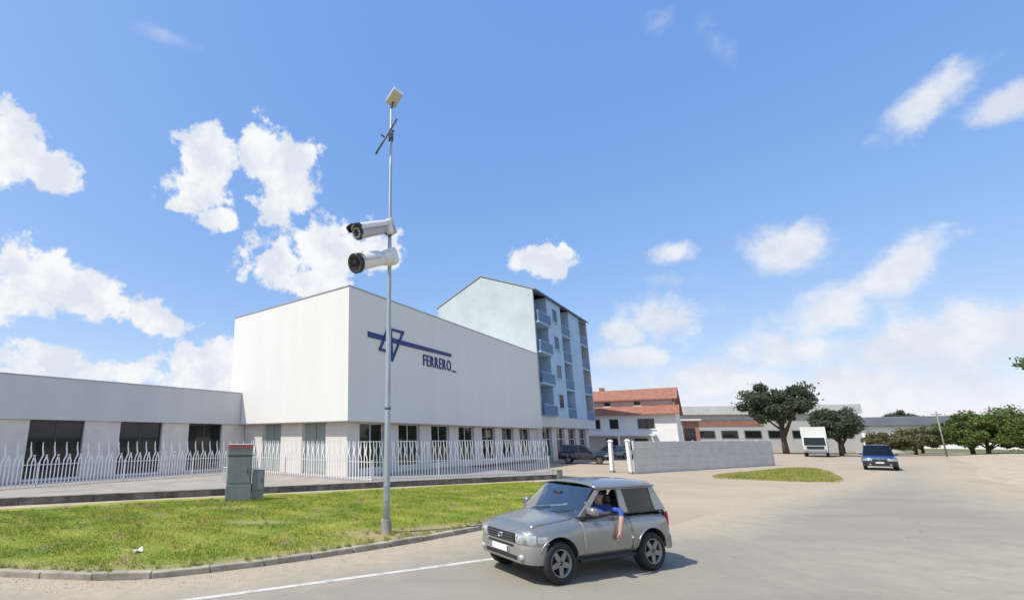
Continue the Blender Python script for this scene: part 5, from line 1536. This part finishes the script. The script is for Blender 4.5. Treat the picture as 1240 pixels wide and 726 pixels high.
CM = {}
def tree(kind, x, y, label, s=1.0, rz=0.0, group=None, name='tree'):
    if kind not in CM:
        seed, rx, ry, rz_, n, leaf, mt, cz, h, r = TK[kind]
        cm, cs = crown_mesh(seed, rx, ry, rz_, n, leaf, mt)
        CM[kind] = (cm, trunk_mesh(cs, h, r, cz, seed), cz)
    cm, tm, cz = CM[kind]
    o = tag(empty(name, (x, y, 0), rz), label, 'tree' if name == 'tree' else 'bush', group)
    o.scale = (s, s, s)
    link_mesh('trunk', tm, o)
    link_mesh('crown', cm, o, (0, 0, cz))
    return o
#           seed rx   ry   rz   n     leaf  material     centre z, trunk h, trunk r
TK = {'big': (3, 5.6, 5.2, 3.9, 16000, .20, 'leaf_dark', 7.2, 3.6, .34),
      'mid': (8, 3.0, 3.0, 2.6, 9000, .16, 'leaf_dark', 4.0, 1.8, .20),
      'light': (14, 4.6, 4.2, 3.0, 12000, .17, 'leaf_light', 3.3, 1.2, .22),
      'green': (21, 4.0, 3.8, 2.6, 11000, .17, 'leaf_mid', 2.9, 1.0, .22),
      'brown': (31, 3.0, 2.4, 1.4, 6000, .14, 'leaf_brown', 1.5, .6, .12),
      'near': (44, 2.1, 2.1, 1.7, 5000, .10, 'leaf_mid', 5.8, 4.2, .14)}
tree('big', 61.5, 70.0, 'big dark spreading tree in front of the pale shed')
tree('mid', 61.2, 61.5, 'smaller dark tree just right of the white lorry', 1.05, 1.0)
tree('mid', 71.0, 71.0, 'dark tree behind the blue car and left of the warehouse', .95, 2.0)
tree('brown', 68.5, 62.5, 'low brownish bush at the road end left of the blue car', 1.1, .3, name='bush')
tree('brown', 76.0, 66.0, 'low brownish bush directly behind the blue car', 1.3, 1.7, name='bush')
tree('brown', 84.0, 72.0, 'low brownish bush between the blue car and the utility pole', 1.4, 2.9, name='bush')
tree('green', 79.0, 62.0, 'mid green tree right beside the slim utility pole', 1.0, .5)
tree('light', 79.5, 56.0, 'pale green bushy tree right of the mid green one', 1.0, 1.0)
tree('light', 82.0, 50.5, 'pale green bushy tree at the right edge of the picture', 1.3, 2.4)
tree('light', 76.5, 58.5, 'pale green bushy tree squeezed between the two leftmost trees of the right-hand band', .95, 4.0)
tree('green', 80.5, 53.0, 'mid green tree filling the band between the pale bushy trees', 1.1, 5.0)
tree('green', 86.0, 44.5, 'mid green tree cut by the right edge behind the bank', 1.15, 3.0)
tree('near', 33.65, 21.4, 'tree whose leaves just reach into the right edge of the sky', 1.0, 0.0)
# far line of trees that closes the horizon
rr = random.Random(4)
fi = 0
for az in range(24, 60, 3):
    d = 190 + rr.uniform(-25, 40); a = R(az + rr.uniform(-1, 1))
    tree(['big', 'green', 'light', 'mid'][fi % 4], d * math.sin(a), d * math.cos(a), 'far dark-green tree in the far row closing the horizon behind the sheds', rr.uniform(.75, 1.25) * (1.3 if fi % 4 == 3 else 1), rr.uniform(0, 6), 'far row of trees on the horizon')
    fi += 1
